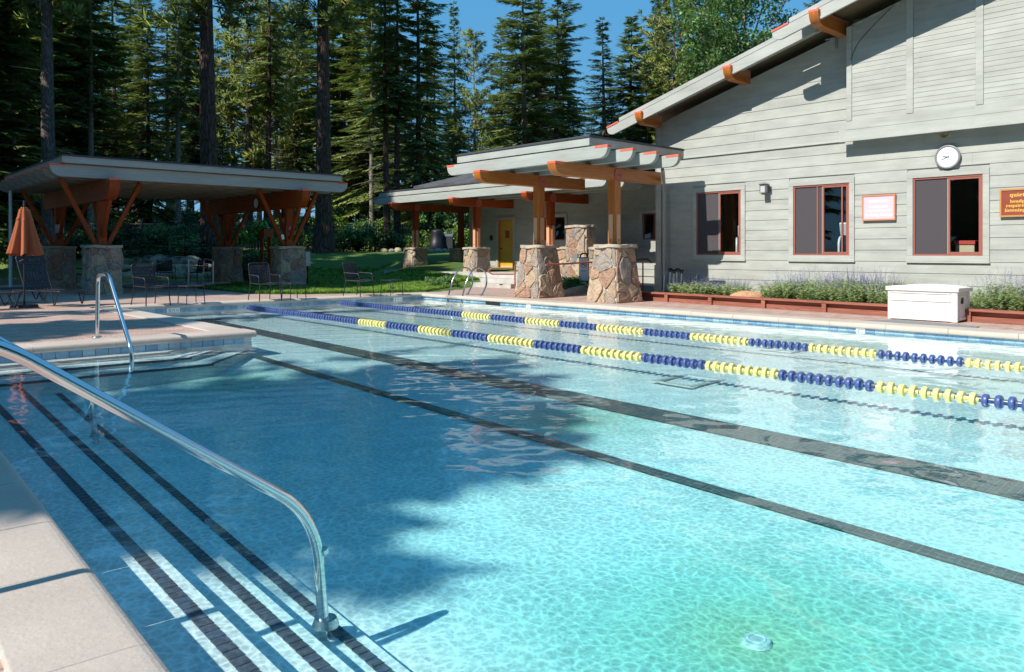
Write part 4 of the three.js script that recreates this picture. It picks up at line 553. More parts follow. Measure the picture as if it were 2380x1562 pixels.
// ---------------------------------------------------------------- deck box and mat
{
  const c = thing('deck_box', 'large white plastic deck box with arched lid in front of the planter', 'storage box', [14.35, 0.12, 5.14]), U0 = 14.06, U1 = 14.72, V0 = 4.58, V1 = 5.70;
  obj('body', [rb(U0 + 0.02, U1, 0.14, 0.63, V0 + 0.02, V1 - 0.02, 0.02)], K.white, c);
  obj('front_frame', [rb(U0, U0 + 0.05, 0.125, 0.63, V0, V0 + 0.1, 0.012), rb(U0, U0 + 0.05, 0.125, 0.63, V1 - 0.06, V1, 0.012), rb(U0 + 0.002, U0 + 0.045, 0.585, 0.632, V0 + 0.1, V1 - 0.06, 0.008), rb(U0 + 0.002, U0 + 0.045, 0.455, 0.49, V0 + 0.1, V1 - 0.06, 0.008)], K.white, c);
  { const s = new THREE.Shape(); s.moveTo(V0 + 0.1, 0.14); s.lineTo(V1 - 0.06, 0.14); s.lineTo(V1 - 0.06, 0.185); s.quadraticCurveTo((V0 + V1) / 2, 0.275, V0 + 0.1, 0.185); s.closePath(); const g = new THREE.ExtrudeGeometry(s, { depth: 0.04, bevelEnabled: true, bevelSize: 0.004, bevelThickness: 0.004, bevelSegments: 1, curveSegments: 16 }); g.rotateY(Math.PI / 2); g.translate(U0 + 0.003, 0, 0); obj('kick_panel', triUV(g), K.white, c); }
  { const s = new THREE.Shape(); s.moveTo(V0 - 0.015, 0.638); s.lineTo(V1 + 0.015, 0.638); s.lineTo(V1 + 0.015, 0.685); s.quadraticCurveTo((V0 + V1) / 2, 0.765, V0 - 0.015, 0.685); s.closePath(); const g = new THREE.ExtrudeGeometry(s, { depth: U1 - U0 + 0.02, bevelEnabled: true, bevelSize: 0.01, bevelThickness: 0.012, bevelSegments: 2, curveSegments: 20 }); g.rotateY(Math.PI / 2); g.translate(U0 - 0.015, 0, 0); obj('lid', triUV(g), K.white, c); }
  obj('side_handle', [rb(U0 + 0.16, U0 + 0.5, 0.49, 0.56, V0 + 0.005, V0 + 0.025, 0.006), rb(U0 + 0.14, U0 + 0.16, 0.2, 0.60, V0 + 0.004, V0 + 0.028, 0.004), rb(U1 - 0.09, U1 - 0.06, 0.2, 0.60, V0 + 0.004, V0 + 0.028, 0.004), rb(U0 + 0.1, U1 - 0.02, 0.16, 0.20, V0 + 0.004, V0 + 0.028, 0.004)], K.white, c); obj('handle_hole', rb(U0 + 0.19, U0 + 0.30, 0.43, 0.53, V0 + 0.002, V0 + 0.008, 0.002), K.black, c);
  const m = thing('floor_mat', 'thin grey mat lying on the deck before the deck box', 'mat', [13.4, 0.12, 4.9]); obj('mat', hexa([P(12.98, 0.123, 4.02), P(13.62, 0.123, 4.12), P(14.02, 0.123, 5.5), P(13.28, 0.123, 5.85), P(12.98, 0.13, 4.02), P(13.62, 0.13, 4.12), P(14.02, 0.13, 5.5), P(13.28, 0.13, 5.85)]), mat([0.20, 0.20, 0.205], { roughness: 0.95, bumpMap: rep(T.grit, 6), bumpScale: 0.004 }), m);
}
// ---------------------------------------------------------------- things on the wall
{
  const fx = 16.575, c = thing('wall_clock', 'round white wall clock with a grey rim under the bay', 'clock', [fx, 3.15, 5.56]);
  const f = new THREE.CylinderGeometry(0.20, 0.20, 0.05, 40); f.rotateZ(Math.PI / 2); obj('clock_face', loc(f.translate(-0.03, 0, 0)), mat([0.72, 0.74, 0.76], { roughness: 0.4 }), c);
  const t = new THREE.TorusGeometry(0.212, 0.024, 12, 48); t.rotateY(Math.PI / 2); obj('rim', loc(t.translate(-0.045, 0, 0)), mat([0.20, 0.20, 0.22], { roughness: 0.4 }), c);
  for (let i = 0; i < 12; i++) { const a = i * Math.PI / 6, g = new THREE.BoxGeometry(0.004, i % 3 ? 0.02 : 0.035, 0.008); g.translate(0, 0.168, 0); g.rotateX(a); obj('hour_mark', loc(g.translate(-0.057, 0, 0)), mat([0.35, 0.35, 0.36]), c); }
  const hand = (len, a, w) => { const g = new THREE.BoxGeometry(0.004, len, w); g.translate(0, len / 2 - 0.03, 0); g.rotateX(a); obj('hand', loc(g.translate(-0.060, 0, 0)), K.black, c); }; hand(0.15, -2.0, 0.010); hand(0.11, -1.35, 0.013);
  const s = thing('horn_speaker', 'beige horn speaker under the bay above the clock', 'speaker', [16.5, 3.60, 5.58]); const hg = new THREE.LatheGeometry([[0.02, 0], [0.05, 0.03], [0.07, 0.08], [0.095, 0.10], [0.095, 0.09], [0.06, 0.03]].map(([a, b]) => new THREE.Vector2(a, b)), 24); hg.rotateZ(Math.PI / 2); obj('horn', loc(hg), mat([0.42, 0.34, 0.20], { roughness: 0.5 }), s); obj('bracket', loc(new THREE.BoxGeometry(0.09, 0.04, 0.05).translate(0.045, 0.03, 0)), mat([0.42, 0.34, 0.20]), s);
  const l = thing('wall_lantern', 'square grey metal wall lantern between two windows', 'wall lamp', [16.57, 2.76, 9.44]);
  obj('back_plate', loc(new RoundedBoxGeometry(0.025, 0.2, 0.12, 1, 0.005)), mat([0.20, 0.19, 0.18], { roughness: 0.5 }), l);
  obj('arm', loc(new THREE.BoxGeometry(0.08, 0.03, 0.03).translate(-0.05, 0.09, 0)), mat([0.2, 0.19, 0.18]), l); obj('roof', loc(new THREE.ConeGeometry(0.15, 0.05, 4).rotateY(Math.PI / 4).translate(-0.14, 0.125, 0)), mat([0.2, 0.19, 0.18]), l);
  obj('cage', loc(M([[-1, -1], [-1, 1], [1, -1], [1, 1]].map(([a, b]) => new THREE.BoxGeometry(0.014, 0.2, 0.014).translate(-0.14 + a * 0.066, 0, b * 0.066)).concat([new THREE.BoxGeometry(0.15, 0.016, 0.15).translate(-0.14, -0.1, 0), new THREE.BoxGeometry(0.15, 0.016, 0.15).translate(-0.14, 0.1, 0), new THREE.BoxGeometry(0.09, 0.04, 0.09).translate(-0.14, -0.12, 0)]))), mat([0.2, 0.19, 0.18]), l); obj('lantern_glass', loc(new THREE.BoxGeometry(0.115, 0.17, 0.115).translate(-0.14, 0, 0)), mat([0.42, 0.44, 0.46], { roughness: 0.3 }), l);
  const board = (label, v0, v1, h0, h1, face, ink, rim, lines) => { const o = thing('notice_board', label, 'sign', [16.56, (h0 + h1) / 2, (v0 + v1) / 2]), W = v1 - v0, H = h1 - h0, cv = document.createElement('canvas'); cv.width = 512; cv.height = Math.round(512 * H / W); const x = cv.getContext('2d'); x.fillStyle = face; x.fillRect(0, 0, 512, cv.height); x.fillStyle = ink; x.textAlign = 'center'; lines.forEach(([t, y, sz]) => { x.font = 'bold ' + sz + 'px serif'; x.fillText(t, 256, y * cv.height); });
    const tt = new THREE.CanvasTexture(cv); tt.colorSpace = THREE.SRGBColorSpace; tt.anisotropy = 8; const m = new THREE.MeshPhysicalMaterial({ map: tt, roughness: 0.25, clearcoat: 0.5 }); const g = new THREE.PlaneGeometry(W - 0.05, H - 0.05); g.rotateY(-Math.PI / 2); obj('sign_face', loc(g.translate(-0.024, 0, 0)), m, o); obj('board', loc(new THREE.BoxGeometry(0.03, H - 0.02, W - 0.02).translate(-0.004, 0, 0)), rim, o);
    obj('frame', loc(M([[0, H / 2 - 0.015, W, 0.03], [0, -H / 2 + 0.015, W, 0.03]].map(([a, y, w, h]) => new THREE.BoxGeometry(0.05, h, w).translate(-0.012, y, 0)).concat([-1, 1].map((k) => new THREE.BoxGeometry(0.05, H - 0.06, 0.03).translate(-0.012, 0, k * (W / 2 - 0.015)))))), rim, o); };
  const L = [['quiet zone', 0.26, 62], ['headphones', 0.50, 52], ['required for all', 0.67, 52], ['listening devices', 0.85, 52]];
  board('notice board with pale glare painted on its face in a red frame between two windows', 6.545, 7.225, 1.95, 2.485, '#d3b3ba', '#f0e6e8', mat([0.50, 0.20, 0.12], { roughness: 0.4 }), L);  // glare on this board is put into its face and ink colours
  board('red brown notice board with yellow lettering beside the last window', 3.86, 4.665, 1.945, 2.465, '#8a4534', '#d9bb55', mat([0.45, 0.22, 0.07], { roughness: 0.4 }), L);
}
// ---------------------------------------------------------------- red rails, A-board, curb at the entrance
{
  const a = thing('entrance_rail', 'long sloping red handrail behind the stone columns', 'handrail', [14.5, 0.12, 13.4]); obj('rail', pipe([P(13.2, 0.985, 13.35), P(17.05, 1.10, 13.28), P(17.2, 1.0, 13.28)], 0.024, 0.05, 10), K.frame, a); for (const u of [16.9]) obj('post', rod(P(u, 0.12, 13.33), P(u, 1.03, 13.33), 0.02, 8), K.frame, a);
  const b = thing('step_rail', 'dark red looped handrail beside the curved porch steps', 'handrail', [16.72, 0.12, 18.25]); obj('rail', pipe([P(17.35, 0.95, 18.9), P(16.72, 0.78, 18.35), P(16.3, 0.78, 18.95), P(16.22, 0.68, 19.05), P(16.3, 0.58, 18.95), P(16.72, 0.58, 18.35)], 0.022, 0.07, 10), K.frame, b); obj('post', rod(P(16.72, 0.1, 18.3), P(16.72, 0.8, 18.3), 0.024, 10), K.frame, b);
  const c = thing('bed_curb', 'rounded concrete curb along the planted bed by the column', 'curb', [15.4, 0.12, 14.1]); obj('curb', hexa([P(14.4, 0.1, 14.10), P(17.9, 0.1, 15.75), P(17.9, 0.1, 15.95), P(14.4, 0.1, 14.3), P(14.4, 0.27, 14.10), P(17.9, 0.36, 15.75), P(17.9, 0.36, 15.95), P(14.4, 0.27, 14.3)]), K.concrete, c);
  const s = thing('warning_board', 'white folding warning board with a black handle among the bed plants', 'sign', [16.9, 0.42, 15.5]);
  const cv = document.createElement('canvas'); cv.width = 128; cv.height = 320; const x = cv.getContext('2d'); x.fillStyle = '#eef0f6'; x.fillRect(0, 0, 128, 320); x.strokeStyle = '#c01c22'; x.lineWidth = 9; x.beginPath(); x.arc(64, 90, 40, 0, 7); x.moveTo(36, 62); x.lineTo(92, 118); x.stroke(); x.fillStyle = '#26272d'; x.font = 'bold 40px sans-serif'; x.textAlign = 'center'; x.fillText('NO', 64, 104); x.fillStyle = '#2d6fb6'; x.font = 'bold 30px sans-serif'; x.fillText('POOL', 64, 190); const tx = new THREE.CanvasTexture(cv); tx.colorSpace = THREE.SRGBColorSpace;
  const face = new THREE.PlaneGeometry(0.27, 0.66); face.rotateY(-Math.PI * 0.32); obj('sign_face', loc(face.translate(-0.022, 0.36, 0.012)), new THREE.MeshStandardMaterial({ map: tx, roughness: 0.4 }), s); const pn = new RoundedBoxGeometry(0.29, 0.72, 0.02, 1, 0.006); pn.rotateY(-Math.PI * 0.32); obj('panel', loc(pn.translate(0, 0.36, 0)), K.black, s); const hd = new THREE.TorusGeometry(0.11, 0.022, 8, 20, Math.PI); hd.rotateY(-Math.PI * 0.32); obj('handle', loc(hd.translate(0, 0.72, 0)), K.black, s);
  for (let i = 0; i < 5; i++) { const o = thing('white_pole', ['white pole standing beside the downspout, grey box on top', 'white pole with black crook, second from the downspout', 'white pole with black crook in the middle of the row', 'white pole with black crook, fourth from the downspout', 'white pole with black crook farthest from the downspout'][i], 'pole', [15.95, 0.29, 11.93 - i * 0.115 - (i ? 0.05 : 0)], 0, 'white poles standing at the end of the planter'); const k = i % 2 ? 0.03 : 0;
    obj('shaft', loc(rod(new THREE.Vector3(0, 0, 0), new THREE.Vector3(0.05, 0.47 + k, i === 3 ? -0.03 : 0), 0.017, 10)), K.whitePaint, o); if (i === 0) obj('box', loc(new RoundedBoxGeometry(0.07, 0.10, 0.09, 1, 0.008).translate(0.05, 0.47, 0)), mat([0.45, 0.45, 0.47]), o); else obj('crook', loc(M([new THREE.TorusGeometry(0.045, 0.012, 8, 16, Math.PI).rotateZ(Math.PI).translate(0.05, 0.52 + k, 0), new RoundedBoxGeometry(0.13, 0.05, 0.05, 1, 0.012).translate(0.05, 0.545 + k, 0)])), i % 2 ? K.black : mat([0.03, 0.03, 0.035]), o); }
}
// ---------------------------------------------------------------- furniture
function weave(w, h, nx, ny, bow = 0) { // flat straps crossing over and under, in x-y
  const g = [], s = 0.038; for (let i = 0; i < nx; i++) { const x = -w / 2 + (i + 0.5) * w / nx; g.push(new THREE.BoxGeometry(s, h, 0.004, 1, 6, 1).translate(x, 0, 0.003)); } for (let j = 0; j < ny; j++) { const y = -h / 2 + (j + 0.5) * h / ny; g.push(new THREE.BoxGeometry(w, s, 0.004, 6, 1, 1).translate(0, y, -0.003)); }
  const m = M(g), p = m.attributes.position; for (let i = 0; i < p.count; i++) { const t = p.getX(i) / (w / 2); p.setZ(i, p.getZ(i) - bow * (1 - t * t)); } return m;
}
function makeChair(label, spot, turn, group) { // faces +z
  const o = thing('strap_chair', label, 'chair', spot, turn, group), V = (x, y, z) => new THREE.Vector3(x, y, z), r = 0.0125;
  obj('backrest', loc(weave(0.50, 0.42, 8, 6, 0.04).rotateX(-0.22).translate(0, 0.66, -0.27)), K.strap, o); obj('seat', loc(weave(0.50, 0.48, 8, 7, 0.03).rotateX(-Math.PI / 2 + 0.04).translate(0, 0.42, 0.0)), K.strap, o);
  for (const s of [-1, 1]) { obj('leg', loc(rod(V(s * 0.26, 0.40, 0.24), V(s * 0.285, 0, 0.28), r)), K.iron, o); obj('leg', loc(rod(V(s * 0.26, 0.42, -0.22), V(s * 0.28, 0, -0.30), r)), K.iron, o); obj('armrest', loc(pipe([V(s * 0.27, 0.42, 0.24), V(s * 0.28, 0.60, 0.22), V(s * 0.28, 0.62, -0.26)], 0.014, 0.06, 8)), K.iron, o); }
  obj('frame', loc(M([pipe([V(-0.26, 0.42, -0.22), V(-0.265, 0.9, -0.33), V(0.265, 0.9, -0.33), V(0.26, 0.42, -0.22)], r, 0.07, 8), pipe([V(-0.26, 0.42, -0.24), V(-0.26, 0.41, 0.26), V(0.26, 0.41, 0.26), V(0.26, 0.42, -0.24)], r, 0.04, 8)])), K.iron, o); return o;
}
function makeTable(label, spot, turn, group) { const o = thing('side_table', label, 'side table', spot, turn, group), V = (x, y, z) => new THREE.Vector3(x, y, z); obj('table_top', loc(M([weave(0.40, 0.40, 7, 7).rotateX(-Math.PI / 2).translate(0, 0.41, 0), pipe([V(-0.21, 0.41, -0.21), V(0.21, 0.41, -0.21), V(0.21, 0.41, 0.21), V(-0.21, 0.41, 0.21), V(-0.21, 0.41, -0.20)], 0.0125, 0.05, 8)])), K.iron, o); for (const [a, b] of [[-1, -1], [-1, 1], [1, -1], [1, 1]]) obj('leg', loc(rod(V(a * 0.19, 0.41, b * 0.19), V(a * 0.21, 0, b * 0.21), 0.011)), K.iron, o); return o; }
{
  const D = 0.125, gc = 'strap chairs along the far end of the pool', gt = 'small strap tables along the far end of the pool';
  const c0 = makeChair('dark strap chair at the far pool end in front of the boulders', [5.62, D, 17.75 + 0.25], 0.25, gc);
  copyOf(c0, [8.2, D, 18.0 - 0.1], 0.05, 'dark strap chair at the far pool end in front of the pavilion pier', gc); copyOf(c0, [10.85, D, 18.0], 0.35, 'dark strap chair alone before the shaded lawn', gc);
  copyOf(c0, [10.0, 0.12, 30.3], 2.6, 'dark strap chair beyond the hot tub with rocks showing through its back', 'strap chairs under the pavilion'); copyOf(c0, [11.0, 0.12, 29.9], 3.6, 'dark strap chair beyond the curved hot tub rail', 'strap chairs under the pavilion'); copyOf(c0, [7.0, 0.12, 29.6], 1.2, 'strap chair between two stone piers seen side on', 'strap chairs under the pavilion');
  const t0 = makeTable('low strap table beside the chair in front of the boulders', [6.42, D, 17.8], 0.1, gt); copyOf(t0, [8.86, D, 17.72], 0.05, 'low strap table at the corner of the lawn strip', gt); copyOf(t0, [11.72, D, 17.75], 0.1, 'low strap table nearest the pool ladder', gt);
  // chaises: long side along +x, head at -x
  const chaise = (label, spot, turn, back) => { const o = thing('sun_lounger', label, 'sun lounger', spot, turn, 'strap sun loungers'), V = (x, y, z) => new THREE.Vector3(x, y, z);
    obj('seat', loc(weave(1.16, 0.56, 18, 8).rotateX(-Math.PI / 2).translate(0.42, 0.34, 0)), K.strap, o); const a = back; obj('backrest', loc(weave(0.78, 0.56, 12, 8).rotateX(-Math.PI / 2).translate(-0.39, 0, 0).rotateZ(-a).translate(-0.17, 0.35, 0)), K.strap, o);
    const hx = -0.17 - 0.80 * Math.cos(a), hy = 0.35 + 0.80 * Math.sin(a); obj('frame', loc(M([pipe([V(-0.6, 0.34, -0.3), V(1.02, 0.34, -0.3), V(1.02, 0.34, 0.3), V(-0.6, 0.34, 0.3)], 0.014, 0.06, 8), pipe([V(-0.16, 0.35, -0.3), V(hx, hy, -0.3), V(hx, hy, 0.3), V(-0.16, 0.35, 0.3)], 0.014, 0.06, 8)])), K.iron, o);
    for (const x of [-0.45, 0.86]) for (const s of [-1, 1]) obj('leg', loc(pipe([V(x - 0.12, 0.34, s * 0.3), V(x, 0.02, s * 0.31), V(x + 0.12, 0.34, s * 0.3)], 0.012, 0.06, 8)), K.iron, o); return o; };
  chaise('raised strap lounger in front of the nearest pavilion pier', [3.85, 0.12, 19.5], -1.2, 1.15); chaise('flat strap lounger under the closed parasol', [2.25, 0.12, 18.7], 0.1, 0.06); chaise('flat strap lounger behind the raised one', [3.2, 0.12, 20.9], 0.05, 0.1);
  // closed parasol
  const u = thing('closed_parasol', 'closed rust orange parasol on a dark pole', 'parasol', [3.42, 0.12, 19.1]);
  obj('pole', loc(rod(new THREE.Vector3(0, 0, 0), new THREE.Vector3(0, 2.2, 0), 0.019, 10)), K.black, u); obj('crank', loc(rod(new THREE.Vector3(-0.02, 1.02, 0), new THREE.Vector3(-0.1, 0.98, 0.03), 0.012, 8)), K.steel2, u); obj('base', loc(new THREE.CylinderGeometry(0.25, 0.27, 0.06, 24).translate(0, 0.03, 0)), K.iron, u);
  const cone = (y0, y1, r0, r1, n) => { const g = new THREE.CylinderGeometry(r1, r0, y1 - y0, 64, 10, true), p = g.attributes.position; for (let i = 0; i < p.count; i++) { const a = Math.atan2(p.getZ(i), p.getX(i)), y = p.getY(i), k = 0.5 - y / (y1 - y0), f = 1 + (0.10 + 0.22 * k) * Math.sin(a * n) + 0.07 * Math.sin(a * 3 + 1); p.setXYZ(i, p.getX(i) * f, y + 0.03 * k * Math.sin(a * n + 1), p.getZ(i) * f); } g.computeVertexNormals(); return g.translate(0, (y0 + y1) / 2, 0); };
  const cl = mat([0.33, 0.085, 0.03], { roughness: 0.9, side: THREE.DoubleSide }); obj('canopy', loc(cone(1.12, 2.08, 0.26, 0.09, 8)), cl, u); obj('vent_flap', loc(cone(1.83, 2.12, 0.125, 0.055, 8)), cl, u); obj('finial', loc(new THREE.CylinderGeometry(0.02, 0.03, 0.12, 10).translate(0, 2.2, 0)), K.black, u);
  const wp = thing('white_post', 'slim white pipe rising to the pavilion roof behind the parasol', 'pipe', [5.05, 0.12, 30.4]); obj('pipe', loc(rod(new THREE.Vector3(0, 0, 0), new THREE.Vector3(0, 3.3, 0), 0.05, 12)), K.whitePaint, wp);
  const sb = thing('rules_board', 'white board with a red prohibition ring at the picture edge', 'sign', [2.05, 0.12, 16.3], 0.75); { const cv = document.createElement('canvas'); cv.width = 256; cv.height = 512; const x = cv.getContext('2d'); x.fillStyle = '#e9ecf6'; x.fillRect(0, 0, 256, 512); x.strokeStyle = '#c8202c'; x.lineWidth = 18; x.beginPath(); x.arc(200, 120, 40, 0, 7); x.stroke(); x.fillStyle = '#2b4fa8'; x.fillRect(150, 220, 90, 16); x.fillRect(150, 260, 80, 12); const t = new THREE.CanvasTexture(cv); t.colorSpace = THREE.SRGBColorSpace; obj('sign_face', loc(new THREE.PlaneGeometry(0.6, 0.78).translate(-0.06, 0.75, 0.02)), new THREE.MeshStandardMaterial({ map: t, roughness: 0.5 }), sb); obj('panel', loc(new RoundedBoxGeometry(0.62, 0.8, 0.02, 1, 0.006).translate(-0.06, 0.75, 0)), K.whitePaint, sb); obj('leg', loc(M([rod(new THREE.Vector3(-0.3, 0, 0), new THREE.Vector3(-0.3, 0.4, 0), 0.015), rod(new THREE.Vector3(0.2, 0, 0), new THREE.Vector3(0.2, 0.4, 0), 0.015)])), K.steel2, sb); }
  // slide-like board and lawn-side fittings
  const [ku, kv] = at(617, 30), k = thing('timber_kiosk', 'dark red timber frame with a header board behind the pavilion', 'kiosk', [ku, 0.12, kv], 0.74); const kh = 2.0; obj('post', loc(new RoundedBoxGeometry(0.12, kh, 0.12, 1, 0.01).translate(-0.33, kh / 2, 0)), K.shadedWood, k); obj('post', loc(new RoundedBoxGeometry(0.12, kh, 0.12, 1, 0.01).translate(0.4, kh / 2, 0)), K.shadedWood, k); obj('header', loc(new RoundedBoxGeometry(0.95, 0.3, 0.1, 1, 0.01).translate(0.03, kh - 0.1, 0.08)), K.shadedWood, k);
  const [bu, bv] = at(711, 27), ub = thing('utility_cabinet', 'pale grey metal cabinet on a post at the edge of the lawn', 'utility box', [bu, groundH(bu, bv), bv], 0.74); obj('cabinet', loc(new RoundedBoxGeometry(0.43, 0.5, 0.16, 1, 0.012).translate(0, 0.92, 0)), mat([0.48, 0.52, 0.55], { roughness: 0.5 }), ub); obj('post', loc(M([new THREE.BoxGeometry(0.05, 0.72, 0.05).translate(-0.15, 0.33, 0), new THREE.BoxGeometry(0.05, 0.72, 0.05).translate(0.15, 0.33, 0)])), K.iron, ub);
  for (const [px, d, lab, n] of [[1016, 41.3, 'black covered barbecue standing on the lawn before the fence', 0], [1044, 41.5, 'dark grey litter bin beside the covered barbecue', 1]]) { const [gu, gv] = at(px, d), h = groundH(gu, gv); if (!n) { const o = thing('covered_barbecue', lab, 'barbecue', [gu, h, gv], 0.7); const g = new THREE.CylinderGeometry(0.30, 0.46, 1.05, 20, 6), p = g.attributes.position; for (let i = 0; i < p.count; i++) p.setX(i, p.getX(i) * 1.15 + 0.03 * Math.sin(p.getY(i) * 9)); g.computeVertexNormals(); obj('cover', loc(g.translate(0, 0.52, 0)), K.black, o); const q = new THREE.SphereGeometry(0.31, 20, 8, 0, 6.3, 0, 1.57); q.scale(1.12, 0.5, 1); obj('lid_cover', loc(q.translate(0, 1.04, 0)), K.black, o); } else { const o = thing('litter_bin', lab, 'bin', [gu, h, gv], 0.7); obj('bin_body', loc(new RoundedBoxGeometry(0.5, 0.75, 0.5, 1, 0.03).translate(0, 0.38, 0)), mat([0.02, 0.022, 0.03]), o); obj('lid', loc(new RoundedBoxGeometry(0.54, 0.16, 0.54, 1, 0.03).translate(0, 0.84, 0)), mat([0.12, 0.14, 0.18]), o); } }
}
// ---------------------------------------------------------------- iron fence
{
  const f = thing('iron_fence', 'black iron picket fence round the pool grounds in front of the forest', 'fence', [20, 1, 38]);
  const line = [[-140, 40], [60, 41], [330, 41.5], [600, 42.5], [860, 43], [1010, 43.5], [1130, 45], [1300, 48]].map(([x, d]) => at(x, d)); const pk = [], geo = new THREE.BoxGeometry(0.022, 1.36, 0.022);
  for (let i = 0; i < line.length - 1; i++) { const [a, b] = [line[i], line[i + 1]], L = Math.hypot(b[0] - a[0], b[1] - a[1]), n = Math.round(L / 2.3);
    for (let k = 0; k < n; k++) { const q = (t) => { const s = (k + t) / n, u = lerp(a[0], b[0], s), v = lerp(a[1], b[1], s); return [u, groundH(u, v), v]; }, p0 = q(0), p1 = q(1); obj('post', rb(p0[0] - 0.04, p0[0] + 0.04, p0[1] - 0.2, p0[1] + 1.55, p0[2] - 0.04, p0[2] + 0.04, 0.005), K.iron, f);
      for (const y of [0.18, 1.2, 1.42]) obj('rail', rod(P(p0[0], p0[1] + y, p0[2]), P(p1[0], p1[1] + y, p1[2]), 0.02, 4), K.iron, f);
      const m = Math.round(L / n / 0.115); for (let j = 1; j < m; j++) { const p = q(j / m), g = geo.clone(); g.translate(p[0], lerp(p0[1], p1[1], j / m) + 0.79, -p[2]); pk.push(g); } } }
  const m = obj('picket', pk, K.iron, f); m.userData.kind = 'stuff';
}
// ---------------------------------------------------------------- exercise machines seen through the windows
{
  const V = (x, y, z) => new THREE.Vector3(x, y, z), pale = mat([0.62, 0.64, 0.66], { roughness: 0.35 });
  const mk = (label, spot, turn) => { const o = thing('exercise_machine', label, 'exercise machine', spot, turn); obj('base', loc(new RoundedBoxGeometry(1.3, 0.16, 0.6, 1, 0.03).translate(0.3, 0.08, 0)), K.iron, o); for (const s of [-1, 1]) obj('arm', loc(pipe([V(-0.25, 0.1, s * 0.24), V(-0.3, 1.25, s * 0.24), V(-0.05, 1.36, s * 0.25), V(0.3, 1.22, s * 0.26)], 0.026, 0.15, 10)), pale, o); obj('console', loc(new RoundedBoxGeometry(0.06, 0.3, 0.42, 1, 0.02).rotateZ(0.4).translate(-0.32, 1.5, 0)), pale, o); return o; };
  mk('pale exercise machine behind the window nearest the downspout', [17.35, 0.3, 10.42], 0.5); mk('pale exercise machine behind the middle window', [17.3, 0.3, 7.75], 0.2);
  const b = thing('added_box', 'cream crate with a red lid added in place of a reflection in the window nearest the notice board', 'stand_in_box', [17.25, 0.3, 5.42]); obj('stand_in_box', loc(new RoundedBoxGeometry(0.4, 1.14, 0.34, 1, 0.01).translate(0, 0.57, 0)), mat([0.55, 0.46, 0.32]), b); obj('lid', loc(new RoundedBoxGeometry(0.44, 0.08, 0.38, 1, 0.01).translate(0, 1.18, 0)), mat([0.5, 0.06, 0.05]), b);  // box added in place of a reflection on the pane
}
// ---------------------------------------------------------------- foliage
// kites: 4-point blades collected into one geometry with its own normals and tones
class Blades {
  constructor() { this.p = []; this.n = []; this.c = []; }
  add(o, d, s, L, w, nrm, tone) { // from o along d (unit), width along s
    const m = [o.x + d.x * L * 0.45, o.y + d.y * L * 0.45, o.z + d.z * L * 0.45], t = [o.x + d.x * L, o.y + d.y * L, o.z + d.z * L], a = [m[0] + s.x * w, m[1] + s.y * w, m[2] + s.z * w], b = [m[0] - s.x * w, m[1] - s.y * w, m[2] - s.z * w];
    this.p.push(o.x, o.y, o.z, ...a, ...t, o.x, o.y, o.z, ...t, ...b); for (let i = 0; i < 6; i++) { this.n.push(nrm.x, nrm.y, nrm.z); this.c.push(tone[0], tone[1], tone[2]); }
  }
  geo() { const g = new THREE.BufferGeometry(); for (const [k, a] of [['position', this.p], ['normal', this.n], ['color', this.c]]) g.setAttribute(k, new THREE.BufferAttribute(new Float32Array(a), 3)); return g; }
}
const v3 = (x, y, z) => new THREE.Vector3(x, y, z);
